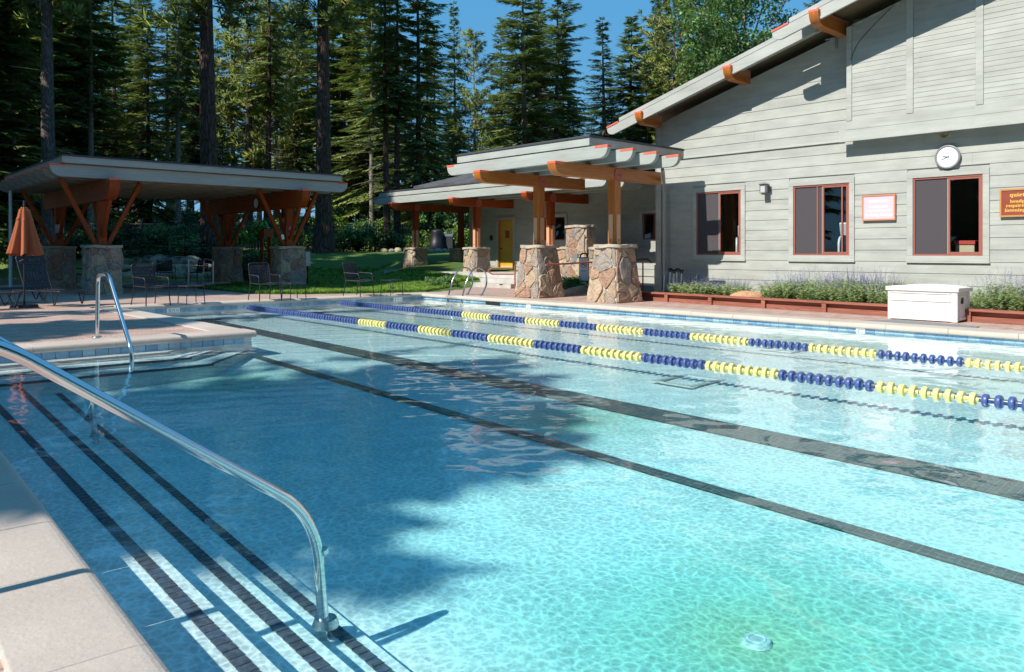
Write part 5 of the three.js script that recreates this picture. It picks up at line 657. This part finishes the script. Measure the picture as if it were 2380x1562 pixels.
function coniferGeo(seed, o) {
  const r = rng(seed), B = new Blades(), sticks = [], { h, cb, R, gap = 0.45, n = 7, droop = 0.25, blade = 0.42, bw = 0.06, kind = 'fir', blunt = 0 } = o;
  const up = v3(0, 1, 0), lean = (y) => v3(0.12 * Math.sin(y * 0.13 + seed), y, 0.12 * Math.cos(y * 0.11 + seed * 2));
  for (let y = cb; y < h - 0.15; y += gap * (0.75 + 0.5 * r()) * (1 - 0.35 * (y - cb) / (h - cb))) {
    const t = (y - cb) / (h - cb), prof = blunt ? Math.pow(Math.max(0, 1 - Math.pow(t, blunt)), 0.75) * Math.min(1, 0.5 + t * 2.2) : Math.pow(1 - t, 0.82) * Math.min(1, 0.6 + t * 5), gapHole = r() < 0.10;
    const m = Math.max(3, Math.round(n * (1 - 0.4 * t))), a0 = r() * 6.28;
    for (let k = 0; k < m; k++) {
      if (gapHole && r() < 0.6) continue;
      const a = a0 + (k + 0.7 * (r() - 0.5)) / m * 6.283, L = Math.max(0.25, R * prof * (0.5 + 0.68 * r()) * (1 + 0.22 * Math.sin(a + y * 0.55 + seed))), el = lerp(-droop, 0.55, Math.pow(t, 1.3)) + 0.34 * (r() - 0.5), ca = Math.cos(a), sa = Math.sin(a);
      const side = v3(-sa, 0, ca), base = lean(Math.min(h - 0.1, y + (r() - 0.5) * gap * 1.6)), tone0 = 0.72 + 0.5 * r(), yel = 0.9 + 0.3 * r();
      const pos = (s) => v3(base.x + ca * L * s * Math.cos(el), base.y + L * (s * Math.sin(el) - (kind === 'fir' ? 0.16 : 0.05) * s * s + (kind === 'fir' ? 0.10 : 0.22) * s * s * s), base.z + sa * L * s * Math.cos(el));
      const cnt = Math.max(5, Math.round(L * 11));
      if (kind === 'pine') { // tufts of long needles towards the bough's end
        const tufts = Math.max(2, Math.round(L * 3.2)); for (let q = 0; q < tufts; q++) { const c = pos(0.35 + 0.7 * (q + 0.5) / tufts * (0.9 + 0.2 * r())); c.addScaledVector(side, (r() - 0.5) * 0.55 * L * 0.6); c.y += (r() - 0.3) * 0.3; const tt = tone0 * (0.8 + 0.4 * r());
          for (let j = 0; j < 16; j++) { const d = v3(r() - 0.5 + ca * 0.35, r() - 0.28, r() - 0.5 + sa * 0.35).normalize(), s = d.clone().cross(v3(r() - 0.5, r() - 0.5, r() - 0.5)).normalize(), nr = d.clone().multiplyScalar(0.6).add(v3(ca * 0.35, 0.45, sa * 0.35)).normalize(); B.add(c, d, s, blade * (0.7 + 0.6 * r()), bw, nr, [tt * yel, tt, tt * 0.85]); } }
      } else {
        for (let q = 0; q < cnt; q++) { const s = 0.12 + 0.9 * (q + r() * 0.8) / cnt, c = pos(s), w = 1 - 0.55 * s;
          for (const sg of [-1, 1]) { const d = v3(ca * 0.75, Math.sin(el) * 0.5 - 0.12 - 0.28 * r(), sa * 0.75).addScaledVector(side, sg * (0.5 + 0.5 * r())).normalize(), wv = d.clone().cross(v3((r() - 0.5) * 0.7, 1, (r() - 0.5) * 0.7)).normalize(), nr = v3(ca * 0.45 + (r() - 0.5) * 0.5, 0.75 + 0.3 * (r() - 0.5), sa * 0.45 + (r() - 0.5) * 0.5).normalize(), tt = tone0 * (0.75 + 0.5 * r()) * (0.8 + 0.35 * s); B.add(c, d, wv, blade * (0.5 + w) * (0.7 + 0.5 * r()) * Math.min(1, 0.45 + L * 0.3), bw * (0.8 + 0.5 * r()), nr, [tt * yel, tt, tt]); }
          if (r() < 0.45) { const d = v3(ca * 0.8, 0.15 - 0.8 * r(), sa * 0.8).normalize(), nr = v3(ca * 0.6, 0.7, sa * 0.6).normalize(); B.add(c, d, side, blade * 0.9, bw, nr, [tone0, tone0, tone0]); } }
      }
      if (r() < 0.3 && L > 0.8) sticks.push([base, pos(0.75), 0.018 + 0.008 * L]);
    }
  }
  // dead lower limbs
  const dead = o.dead ?? 0; for (let k = 0; k < dead; k++) { const y = cb * (0.25 + 0.72 * r()), a = r() * 6.28, L = 0.6 + 1.6 * r(), b = lean(y); sticks.push([b, v3(b.x + Math.cos(a) * L, y + L * (0.1 - 0.35 * r()), b.z + Math.sin(a) * L), 0.012 + 0.008 * r()]); }
  const tr = o.tr ?? h * 0.0125, c = new THREE.CatmullRomCurve3([0, 0.08, 0.3, 0.6, 1].map((q) => lean(q * h))), tg = new THREE.TubeGeometry(c, 22, 1, 9), P0 = tg.attributes.position, uv = tg.attributes.uv;
  for (let i = 0; i <= 22; i++) { const q = i / 22, ce = c.getPointAt(q), rad = Math.max(0.012, tr * (1 - q * 0.96) * (1 + 0.45 * Math.exp(-q * h / 0.5))); for (let j = 0; j <= 9; j++) { const k = i * 10 + j; P0.setXYZ(k, ce.x + (P0.getX(k) - ce.x) * rad, ce.y + (P0.getY(k) - ce.y) * rad - (i ? 0 : 0.5), ce.z + (P0.getZ(k) - ce.z) * rad); uv.setXY(k, j / 9 * Math.max(1, Math.round(tr * 6.28)), q * h); } }
  tg.computeVertexNormals();
  return { crown: B.geo(), trunk: tg, limbs: sticks.length ? M(sticks.map(([a, b, w]) => rod(a, b, w, 4))) : null };
}
function leafCloud(seed, clumps, nLeaf, size, flat = 0.0) { // clumps: [x, y, z, radius]
  const r = rng(seed), B = new Blades(); for (const [x, y, z, R] of clumps) { const tone0 = 0.75 + 0.45 * r(); for (let k = 0; k < nLeaf; k++) { const d = v3(r() - 0.5, r() - 0.5, r() - 0.5).normalize(), q = Math.pow(r(), 0.45) * R * (0.85 + 0.3 * r()), o = v3(x + d.x * q, y + d.y * q * 0.85, z + d.z * q), a = v3(r() - 0.5, (r() - 0.5) * (1 - flat) - 0.15, r() - 0.5).normalize(), s = a.clone().cross(v3(r() - 0.5, 1, r() - 0.5)).normalize(), nr = d.clone().multiplyScalar(0.55).add(v3((r() - 0.5) * 0.6, 0.55, (r() - 0.5) * 0.6)).normalize(), t = tone0 * (0.7 + 0.55 * r()); B.add(o, a, s, size * (0.7 + 0.6 * r()), size * 0.33, nr, [t * (0.85 + 0.3 * r()), t, t * 0.9]); } }
  return B.geo();
}
// ---------------------------------------------------------------- conifers
const KIND = {
  fir: coniferGeo(101, { h: 20, cb: 2.0, R: 3.7, gap: 0.44, n: 8, droop: 0.34, blade: 0.50, bw: 0.055 }),
  fir2: coniferGeo(102, { h: 20, cb: 4.0, R: 3.2, gap: 0.48, n: 8, droop: 0.24, blade: 0.46, bw: 0.052, dead: 10 }),
  high: coniferGeo(103, { h: 22, cb: 9.5, R: 2.6, gap: 0.56, n: 7, droop: 0.3, blade: 0.46, bw: 0.055, dead: 34 }),
  slim: coniferGeo(104, { h: 15, cb: 0.8, R: 2.0, gap: 0.36, n: 7, droop: 0.1, blade: 0.38, bw: 0.048 }),
  pine: coniferGeo(105, { h: 18, cb: 3.5, R: 3.4, gap: 0.6, n: 7, droop: 0.05, blade: 0.42, bw: 0.030, kind: 'pine', blunt: 2.2, dead: 10 }),
  bigpine: coniferGeo(106, { h: 30, cb: 11.5, R: 4.2, gap: 0.9, n: 5, droop: 0.25, blade: 0.5, bw: 0.045, kind: 'pine', blunt: 2.2, tr: 0.46, dead: 10 }),
  spruce: coniferGeo(107, { h: 4, cb: 0.25, R: 1.25, gap: 0.19, n: 8, droop: 0.05, blade: 0.22, bw: 0.032 }),
  broad: coniferGeo(108, { h: 24, cb: 4.5, R: 4.4, gap: 0.52, n: 9, droop: 0.34, blade: 0.60, bw: 0.07 }),
  dense: coniferGeo(109, { h: 18, cb: 1.5, R: 2.6, gap: 0.36, n: 9, droop: 0.2, blade: 0.7, bw: 0.11, blunt: 4 }),
};

const proto = {};
function conifer(kind, px, d, o) { // o: height or top, scale in width, bark, leaf, label, group
  const [u, v] = Array.isArray(px) ? px : at(px, d), h0 = groundH(u, v), K0 = KIND[kind], base = { fir: 20, fir2: 20, high: 22, slim: 15, pine: 18, bigpine: 30, spruce: 4, broad: 24, dense: 18 }[kind], H = o.top !== undefined ? 1.3 + (585 - o.top) / 1811 * d - h0 : o.h, sy = H / base, sx = (o.w ?? 1) * Math.sqrt(sy) ;
  const key = kind + (o.bark ?? 'barkMid') + (o.leaf ?? 'fir'); let g;
  if (proto[key]) { g = copyOf(proto[key], [u, h0, v], o.turn ?? (u * 7 + v * 3) % 6.28, o.label, o.group); if (!o.group) delete g.userData.group; }
  else { g = thing(o.name ?? { pine: 'pine_tree', bigpine: 'tall_pine', spruce: 'blue_spruce' }[kind] ?? 'fir_tree', o.label, 'tree', [u, h0, v], o.turn ?? (u * 7 + v * 3) % 6.28, o.group); obj('trunk', loc(K0.trunk), K[o.bark ?? 'barkMid'], g); obj('crown', loc(K0.crown), K[o.leaf ?? 'fir'], g); if (K0.limbs) obj('limbs', loc(K0.limbs), K.barkPale, g).userData.kind = 'stuff'; proto[key] = g; }
  g.scale.set(sx, sy, sx); return g;
}
const GF = 'conifers of the forest beyond the fence', LF = 'green conifer standing among others in the forest beyond the fence';
// the marked individuals, by direction and distance
conifer('bigpine', 112, 33, { h: 30, w: 0.72, bark: 'barkMid', leaf: 'pine', label: 'tall pine trunk in shade rising behind the corner of the pavilion roof' });
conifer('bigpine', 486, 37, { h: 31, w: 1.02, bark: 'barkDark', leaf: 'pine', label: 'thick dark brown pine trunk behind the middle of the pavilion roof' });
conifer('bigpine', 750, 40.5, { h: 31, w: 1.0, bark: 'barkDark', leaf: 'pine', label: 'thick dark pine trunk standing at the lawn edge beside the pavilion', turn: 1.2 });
conifer('fir', 968, 47, { top: -190, w: 1.0, label: 'tall dark fir with layered drooping boughs behind the annex porch', bark: 'barkMid' });
conifer('fir', 868, 54, { top: -150, w: 1.25, label: 'dense dark fir between the thick pine trunk and the layered fir', turn: 2 });
conifer('fir', 1218, 55, { top: -120, w: 1.25, bark: 'barkPale', leaf: 'fir', label: 'tall fir with a pale sunlit bare trunk showing through its crown' });
conifer('fir', 1292, 60, { top: -90, w: 1.15, bark: 'barkMid', label: 'dense green fir next to the pale trunked one', turn: 4 });
conifer('pine', 1100, 58, { top: 72, w: 0.9, leaf: 'pine', bark: 'barkPale', label: 'slender yellow green young pine behind the portico roofs' });
conifer('slim', 1054, 66, { top: 8, w: 1.1, label: 'narrow fir tip rising behind the yellow green pine', bark: 'barkMid' });
conifer('slim', 1402, 66, { top: 46, w: 1.6, leaf: 'spruce', label: 'narrow blue green spruce against the open sky', turn: 1 });
conifer('fir', 1466, 72, { top: 40, w: 1.7, label: 'bushy fir beside the narrow blue green spruce', turn: 3 });
conifer('pine', 1565, 66, { top: -40, w: 1.15, leaf: 'pine', bark: 'barkMid', label: 'broad yellow green pine behind the low end of the gable roof' });
conifer('fir', 1660, 84, { top: -120, w: 1.1, label: 'dark fir behind the bright broadleaf tree', turn: 5 });
conifer('fir2', 1895, 70, { top: -60, w: 0.9, label: 'dark fir tip showing above the gable roof', turn: 5 });
const thin = [[30, 36, -300, 0.8, 'pale leaning bare trunk nearest the picture edge'], [208, 44, -160, 0.85, 'pale straight trunk behind the shaded pine'], [141, 52, -120, 0.7, 'thin grey trunk just beside the shaded pine'], [326, 56, -90, 0.9, 'grey trunk among layered boughs above the pavilion roof'], [416, 50, -120, 0.8, 'grey trunk close to the thick brown pine'], [392, 60, -60, 0.8, 'pale thin trunk with withered boughs around it'], [541, 62, -60, 0.8, 'pale thin trunk just past the thick brown pine'], [582, 64, 20, 0.75, 'short pale trunk in the sunny gap'], [621, 57, -160, 1.0, 'dark straight trunk in the middle of the sunny gap'], [641, 62, 0, 0.7, 'bright white thin trunk beside the dark straight one'], [865, 50, -40, 0.7, 'pale trunk rising from the sunny slope'], [900, 44.5, -140, 0.9, 'dark trunk at the fence near the porch'], [925, 45, -150, 0.9, 'grey trunk with a flared foot at the fence'], [1252, 57, 60, 0.8, 'bare pale dead trunk between two firs']];
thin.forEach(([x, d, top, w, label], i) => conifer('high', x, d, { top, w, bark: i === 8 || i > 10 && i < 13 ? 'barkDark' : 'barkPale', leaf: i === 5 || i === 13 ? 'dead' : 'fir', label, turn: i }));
// lit and unlit filler firs; a denser wall towards the near side
const rf = rng(77);
for (const [x, d, top, k] of [[-30, 48, -200, 'fir2'], [75, 60, -180, 'broad'], [172, 66, -100, 'fir'], [262, 57, -90, 'fir2'], [345, 52, -30, 'fir'], [438, 72, -120, 'broad'], [300, 76, -160, 'fir'], [572, 60, -140, 'pine'], [640, 70, -60, 'pine'], [690, 74, -90, 'fir'], [800, 70, -200, 'broad'], [905, 72, -60, 'fir2'], [1012, 80, 60, 'fir'], [1165, 66, 40, 'fir'], [1250, 78, -20, 'fir'], [1520, 76, -10, 'fir'], [1612, 70, -60, 'pine'], [70, 46, 190, 'fir2'], [245, 50, 200, 'fir'], [520, 56, 300, 'slim'], [655, 60, 290, 'slim'], [830, 56, 240, 'fir2'], [1060, 60, 250, 'fir'], [1160, 60, 270, 'fir2'], [1330, 62, 230, 'fir'], [1420, 64, 220, 'fir2'], [1500, 66, 130, 'fir'], [-60, 34, -200, 'dense'], [35, 41, -250, 'dense'], [165, 46, -120, 'dense'], [1545, 74, 30, 'fir'], [-120, 42, -100, 'broad'], [-220, 44, -200, 'broad']])
  conifer(k, x, d, { top, w: 0.9 + 0.3 * rf(), leaf: k === 'pine' ? 'pine' : 'fir', label: LF, group: GF, turn: rf() * 6.28, bark: k === 'pine' ? 'barkMid' : 'barkMid' });
for (let i = 0; i < 40; i++) { const x = -420 + i * 54 + 40 * (rf() - 0.5), d = 82 + 50 * rf(), sky = x > 1030 && x < 1160 || x > 1350 && x < 1500 || x > 1800; conifer(['fir', 'broad', 'fir2'][Math.floor(rf() * 3)], x, d, { top: sky ? 190 + 90 * rf() : -40 + 150 * rf(), w: 0.9 + 0.4 * rf(), label: LF, group: GF, turn: rf() * 6.28 }); }
// trees on the near side of the pool, behind and beside the photographer: some shade the water and the deck, others are added to block low sky
const GS = 'trees on the near side of the pool that shade the water', LS = 'tall conifer on the near side of the pool';
for (const [k, u, v, h, w] of [['dense', -12, 6.6, 15.2, 0.98], ['dense', -13, 8.0, 17.2, 0.8], ['dense', -13.5, 9.2, 18.3, 0.78], ['high', -13, 10.7, 19.3, 0.42], ['dense', -13, 14.6, 16.0, 0.9], ['high', -8, 17.4, 20, 0.45], ['dense', -9, 23.9, 24.0, 0.85], ['dense', -8, 25.6, 25, 0.9], ['dense', -5, 29.2, 26.5, 0.9], ['dense', -3, 32.6, 27, 0.9], ['fir', 2, 36.5, 24, 0.9], ['dense', -15, 25.2, 27, 1.2], ['dense', -16, 27.5, 28, 1.0],
  ['dense', -27, 3, 20, 1.6], ['dense', -30, -3, 22, 1.7], ['dense', -27, -9, 20, 1.6], ['broad', -30, -15, 22, 1.4], ['dense', -24, -21, 22, 1.7], ['dense', -16, -25, 22, 1.7], ['broad', -9, -23, 23, 1.4], ['dense', -2, -26, 22, 1.7], ['dense', 6, -24, 22, 1.7], ['dense', 14, -26, 22, 1.7]])  // unseen trees, added to block light from the low sky
  conifer(k, [u, v], 0, { h, w, leaf: k === 'bigpine' ? 'pine' : 'fir', label: LS, group: GS, turn: u + v });
// ---------------------------------------------------------------- broadleaf tree behind the gable
{
  const r = rng(91), [u, v] = at(1735, 44), h0 = groundH(u, v), o = thing('broadleaf_tree', 'bright green broadleaf tree behind the gable roof', 'tree', [u, h0, v]), cl = [], st = [];
  for (let k = 0; k < 95; k++) { const a = r() * 6.28, e = Math.pow(r(), 0.6), y = 6.5 + 9.5 * r(), R = 4.0 * Math.sqrt(Math.max(0.05, 1 - Math.pow((y - 10.5) / 6.2, 2))) * e; cl.push([Math.cos(a) * R, y, Math.sin(a) * R, 0.75 + 0.5 * r()]); if (k % 4 === 0) st.push(rod(v3(0, Math.max(3, y - 4), 0), v3(Math.cos(a) * R, y, Math.sin(a) * R), 0.05, 5)); }
  obj('trunk', loc(new THREE.CylinderGeometry(0.1, 0.3, 11, 10).translate(0, 5.2, 0)), K.barkPale, o); obj('limbs', loc(M(st)), K.barkPale, o).userData.kind = 'stuff'; obj('crown', loc(leafCloud(92, cl, 170, 0.21)), K.leaf, o);
}
// ---------------------------------------------------------------- small spruces, shrubs, young aspens
conifer('spruce', 437, 35.5, { h: 3.2, w: 1.25, leaf: 'spruce', bark: 'barkMid', label: 'small silvery blue spruce seen under the pavilion roof' });
conifer('spruce', 318, 34.5, { h: 2.1, w: 1.35, leaf: 'spruce', bark: 'barkMid', label: 'low dark blue spruce behind the near pavilion pier', turn: 2 });
{
  const mk = (seed, n, R, H, nl, size) => { const r = rng(seed), cl = []; for (let k = 0; k < n; k++) { const a = r() * 6.28, q = Math.sqrt(r()) * R; cl.push([Math.cos(a) * q, H * (0.2 + 0.7 * r()) * (1 - 0.35 * q / R), Math.sin(a) * q, 0.24 * R + 0.14 * R * r()]); } return leafCloud(seed + 1, cl, nl, size); };
  const G = [mk(201, 22, 0.8, 1.3, 90, 0.11), mk(205, 26, 1.0, 1.0, 80, 0.10), mk(209, 20, 0.6, 2.2, 80, 0.12)], st = (h) => M([[-0.12, 0.06], [0.1, -0.08], [0.02, 0.12]].map(([a, b]) => rod(v3(0, -0.1, 0), v3(a * 2.5, h, b * 2.5), 0.02, 5)));
  const pr = new Map(), shrub = (k, px, d, sc, leaf, label, group) => { const [u, v] = at(px, d), h = groundH(u, v), key = k + leaf; let o; if (pr.has(key)) { o = copyOf(pr.get(key), [u, h, v], px, label, group); if (!group) delete o.userData.group; } else { o = thing('shrub', label, 'shrub', [u, h, v], px, group); obj('foliage', loc(G[k]), K[leaf], o); obj('stem', loc(st(k === 2 ? 1.4 : 0.6)), K.barkMid, o); pr.set(key, o); } o.scale.setScalar(sc); };
  shrub(2, 600, 34.5, 1.35, 'leafLime', 'bright young shrub between two dark pavilion struts'); shrub(0, 560, 33.5, 1.2, 'leafLime', 'yellow green bush beside the dark stone pier of the pavilion'); shrub(1, 640, 33, 1.3, 'leafDark', 'dark green bush behind the timber kiosk'); shrub(1, 585, 32.5, 1.2, 'leafDark', 'dark bush at the foot of the bright young shrub');
  const GB = 'bushes along the iron fence', LB = 'green bush growing along the iron fence'; const r = rng(15);
  for (const [x, d, k, s, l] of [[830, 42, 0, 1.5, 'leaf'], [868, 42.3, 1, 1.5, 'leafDark'], [905, 43.2, 1, 1.1, 'leaf'], [772, 42, 1, 1.0, 'leaf'], [955, 43, 0, 1.2, 'leaf'], [985, 43.5, 2, 1.5, 'leaf'], [1012, 44, 2, 1.7, 'leaf'], [1040, 44, 2, 1.8, 'leafLime'], [1070, 43, 2, 1.6, 'leaf'], [1085, 42, 0, 1.3, 'leafLime'], [1000, 42, 1, 1.1, 'leafLime'], [700, 42, 0, 1.2, 'leaf'], [665, 41, 1, 1.3, 'leafLime'], [520, 40, 0, 1.5, 'leaf'], [470, 39, 1, 1.4, 'leafLime'], [390, 40, 0, 1.6, 'leaf'], [350, 39, 1, 1.2, 'leafDark'], [260, 39, 0, 1.4, 'leafDark'], [200, 39, 1, 1.4, 'leaf'], [160, 38, 0, 1.0, 'leafDark'], [60, 38, 0, 1.3, 'leafDark'], [10, 37, 1, 1.4, 'leafDark'], [500, 36.5, 1, 1.3, 'leafDark'], [545, 36.5, 0, 0.9, 'leaf']]) shrub(k, x, d, s * (0.9 + 0.2 * r()), l, LB, GB);
  const GH = 'bushes on the slope beyond the fence', LH = 'sunny green bush on the slope beyond the fence';
  for (let i = 0; i < 60; i++) { const x = -80 + i * 22 + 14 * r(), d = 47 + 26 * r(); shrub(Math.floor(r() * 2), x, d, 0.7 + 1.0 * r(), ['leaf', 'leafLime', 'leaf', 'leafDark'][Math.floor(r() * 4)], LH, GH); }
  // planter and bed plants
  const cat = (seed, n) => { const q = rng(seed), f = new Blades(), s = new Blades(), V = new Blades(); for (let k = 0; k < n; k++) { const a = q() * 6.28, e = Math.sqrt(q()) * 0.34, o = v3(Math.cos(a) * e, 0, Math.sin(a) * e), d = v3(Math.cos(a) * e * 1.1 + 0.25 * (q() - 0.5), 0.75, Math.sin(a) * e * 1.1 + 0.25 * (q() - 0.5)).normalize(), H = (0.22 + 0.22 * q()) * (1 - 0.5 * e), tt = 0.75 + 0.5 * q();
      for (let j = 0; j < 11; j++) { const y = H * (0.08 + 0.9 * j / 11), c = o.clone().addScaledVector(d, y), b = q() * 6.28, l = v3(Math.cos(b), 0.35, Math.sin(b)).normalize(); f.add(c, l, l.clone().cross(v3(0, 1, 0)).normalize(), 0.066 * (0.6 + 0.7 * q()), 0.022, v3(l.x * 0.5, 0.8, l.z * 0.5).normalize(), [tt * (0.8 + 0.4 * q()), tt, tt * 0.9]); }
      if (q() < 0.30) { const H2 = H + 0.10 + 0.14 * q(); f.add(o.clone().addScaledVector(d, H * 0.6), d, v3(1, 0, 0), H2 - H * 0.6, 0.003, v3(0, 1, 0), [0.8, 0.8, 0.8]); for (let j = 0; j < 14; j++) { const c = o.clone().addScaledVector(d, lerp(H, H2, j / 14)), b = q() * 6.28, l = v3(Math.cos(b), 0.5, Math.sin(b)).normalize(); V.add(c, l, l.clone().cross(v3(0, 1, 0)).normalize(), 0.020, 0.007, v3(0, 1, 0), [1, 0.95 + 0.1 * q(), 1.0 + 0.3 * q()]); } } } void s; return [f.geo(), V.geo()]; };
  const C = [cat(301, 210), cat(302, 230), cat(303, 190)], GC = 'flowering sage clumps in the timber planter', LC = 'grey green flowering clump in the timber planter'; const cp = [];
  [[11.05, 15.75, 0], [10.55, 15.5, 1], [10.1, 15.75, 2], [9.75, 15.6, 0], [8.35, 15.4, 1], [7.95, 15.7, 0], [7.6, 15.35, 2], [7.2, 15.65, 1], [6.85, 15.3, 0], [6.45, 15.6, 1], [6.1, 15.3, 2], [5.0, 15.7, 2], [4.25, 15.35, 1], [3.9, 15.6, 0], [3.45, 15.3, 2], [3.1, 15.55, 1], [2.6, 15.3, 0], [2.1, 15.6, 1], [8.6, 15.75, 2], [5.5, 15.9, 1]].forEach(([v, u, k], i) => { let o; if (cp[k]) o = copyOf(cp[k], [u, 0.27, v], i, LC, GC); else { o = cp[k] = thing('sage_clump', LC, 'plant', [u, 0.27, v], i, GC); obj('foliage', loc(C[k][0]), K.sage, o); obj('flower', loc(C[k][1]), K.violet, o); } const s = [0.85, 0.9, 0.8, 0.8, 1.15, 1.3, 1.2, 1.35, 1.25, 1.25, 1.0, 0.9, 1.35, 1.2, 1.2, 1.2, 1.2, 1.2, 0.9, 0.8][i]; o.scale.set(1.15, s, 1.15); });
  const gb = new Blades(), q = rng(330); for (let k = 0; k < 420; k++) { const a = q() * 6.28, e = q() * 0.08, o = v3(Math.cos(a) * e, 0, Math.sin(a) * e), d = v3(Math.cos(a) * (0.15 + 0.6 * q()), 1, Math.sin(a) * (0.15 + 0.6 * q())).normalize(); gb.add(o, d, v3(-Math.sin(a), 0, Math.cos(a)), 0.28 + 0.3 * q(), 0.005, v3(d.x, 0.7, d.z).normalize(), [0.8 + 0.4 * q(), 0.8 + 0.4 * q(), 0.8]); }
  const gr = thing('ornamental_grass', 'spiky fountain grass tuft beside the white deck box', 'plant', [15.2, 0.27, 5.92]); obj('blades', loc(gb.geo()), K.leafLime, gr);
  // bed by the columns
  const bb = [mk(340, 18, 0.42, 0.5, 90, 0.06)]; let b0; [[15.2, 15.0], [15.8, 15.3], [16.4, 15.6], [17.0, 15.9], [17.4, 16.2], [15.5, 15.6], [16.2, 16.0]].forEach(([u, v], i) => { const lab = 'leafy green plant in the bed between the stone columns', g = 'bed plants between the stone columns'; if (b0) copyOf(b0, [u, 0.15, v], i * 2, lab, g); else { b0 = thing('bed_plant', lab, 'plant', [u, 0.15, v], 0, g); obj('foliage', loc(bb[0]), K.leaf, b0); } });
  let l0; [[14.6, 19.6, 0.8], [15.1, 19.9, 0.9], [15.6, 20.4, 1.0], [15.2, 20.6, 0.9]].forEach(([u, v, s], i) => { const lab = 'small flowering plant beside the curved porch steps', g = 'plants beside the porch steps'; const o = l0 ? copyOf(l0, [u, 0.12, v], i * 2, lab, g) : (l0 = thing('bed_plant', lab, 'plant', [u, 0.12, v], 0, g)); if (!i) obj('foliage', loc(mk(345, 14, 0.38, 0.45, 80, 0.05)), K.leaf, l0); o.scale.setScalar(s); });
}
// ---------------------------------------------------------------- boulders
{
  const r = rng(401), rock = (seed) => { const g = new THREE.IcosahedronGeometry(1, 3), p = g.attributes.position, d = new THREE.Vector3(); for (let i = 0; i < p.count; i++) { d.fromBufferAttribute(p, i); const k = 0.82 + 0.35 * fbm(d.x * 1.1 + 9 + seed, d.y * 1.1 + d.z * 0.9 + 9, 64, 3, seed % 7) + 0.06 * Math.abs(Math.sin(d.x * 3 + seed)); p.setXYZ(i, d.x * k, d.y * k * 0.8, d.z * k * 0.9); } g.computeVertexNormals(); return triUV(g); };
  const G = [rock(1), rock(2), rock(3), rock(4)], mt = [[0.42, 0.33, 0.22], [0.36, 0.30, 0.24], [0.48, 0.38, 0.25], [0.34, 0.30, 0.27]].map((c) => mat(c, { roughness: 0.95, map: rep(T.stone, 1), bumpMap: rep(T.stoneB, 1), bumpScale: 0.03 })); const proto2 = [];
  const put = (k, u, h, v, s, label, group) => { let o; if (proto2[k]) { o = copyOf(proto2[k], [u, h, v], r() * 6.28, label, group); if (!group) delete o.userData.group; } else { o = thing('boulder', label, 'rock', [u, h, v], r() * 6.28, group); obj('rock', loc(G[k]), mt[k], o); proto2[k] = o; } o.scale.set(s * (0.9 + 0.5 * r()), s * (0.8 + 0.35 * r()), s * (0.9 + 0.4 * r())); };
  for (let i = 0; i < 58; i++) { const t = (i % 20) / 20, x = 262 + 225 * t + 10 * (r() - 0.5), row = Math.floor(i / 20), d = 33.2 + 0.55 * row + 0.3 * r(), [u, v] = at(x, d); put(Math.floor(r() * 4), u, 0.18 + 0.3 * row + 0.12 * r(), v, 0.2 + 0.14 * r(), 'tan boulder in the low stone bank behind the hot tub', 'boulders in the bank behind the hot tub'); }
  { const [u, v] = at(372, 33.6); put(0, u, 0.75, v, 0.33, 'round pale boulder on top of the stone bank'); const o = thing('boulder', 'smooth orange brown boulder among the planter plants', 'rock', [15.25, 0.3, 9.15], 0.5); obj('rock', loc(G[2].clone()), mat([0.55, 0.31, 0.17], { roughness: 0.9, map: rep(T.stone, 1), bumpMap: rep(T.stoneB, 1), bumpScale: 0.02 }), o); o.scale.set(0.30, 0.19, 0.42); }
  for (const [x, d, s] of [[985, 39.5, 0.22], [1000, 39.6, 0.16], [1018, 39.2, 0.2], [1034, 39.4, 0.16], [965, 40.4, 0.2], [1052, 39, 0.15], [892, 41.3, 0.2], [910, 41.3, 0.15], [925, 41.4, 0.22], [945, 41, 0.15]]) { const [u, v] = at(x, d); put(Math.floor(r() * 4), u, groundH(u, v) + 0.05, v, s, 'small stone edging the lawn before the fence', 'stones edging the lawn before the fence'); }
  for (const [x, d, s] of [[75, 30, 0.32], [102, 30.5, 0.25]]) { const [u, v] = at(x, d); put(1, u, 0.25, v, s, 'sunlit tan boulder behind the strap loungers', 'sunlit boulders behind the loungers'); }
}
// ---------------------------------------------------------------- grass blades on the lawn nearest the pool
{
  const g = new THREE.BufferGeometry(); const b = new Blades(), r = rng(501); for (let k = 0; k < 14; k++) { const a = r() * 6.28, o = v3(0.05 * (r() - 0.5), -0.005, 0.05 * (r() - 0.5)), d = v3(Math.cos(a) * 0.5, 1, Math.sin(a) * 0.5).normalize(); b.add(o, d, v3(-Math.sin(a), 0, Math.cos(a)), 0.05 + 0.05 * r(), 0.004, v3(0, 1, 0), [0.8 + 0.5 * r(), 0.85 + 0.4 * r(), 0.8]); } void g;
  const N = 42000, m = new THREE.InstancedMesh(b.geo(), mat([0.15, 0.26, 0.035], { roughness: 0.8, vertexColors: true, side: THREE.DoubleSide }), N), M4 = new THREE.Matrix4(), q = new THREE.Quaternion(); let n = 0;
  for (let t = 0; t < 400000 && n < N; t++) { const u = 8 + 16 * r(), v = 18 + 16 * r(), d = CA * u + SA * v, rr = SA * u - CA * v; if (v < deckEdgeV(u) + 0.05 || rr < -10 || u > 17.4 && v < 30 || d > 36 || r() > Math.exp(-(d - 22) * 0.13)) continue; q.setFromAxisAngle(v3(0, 1, 0), r() * 6.28); const s = 0.8 + 0.7 * r(); M4.compose(v3(u, groundH(u, v), -v), q, v3(s, s, s)); m.setMatrixAt(n++, M4); }
  m.count = n; m.name = 'grass'; m.userData = { kind: 'stuff', label: 'short green lawn grass beyond the pool deck', category: 'grass' }; m.receiveShadow = true; scene.add(m);
}
renderer.render(scene, camera);
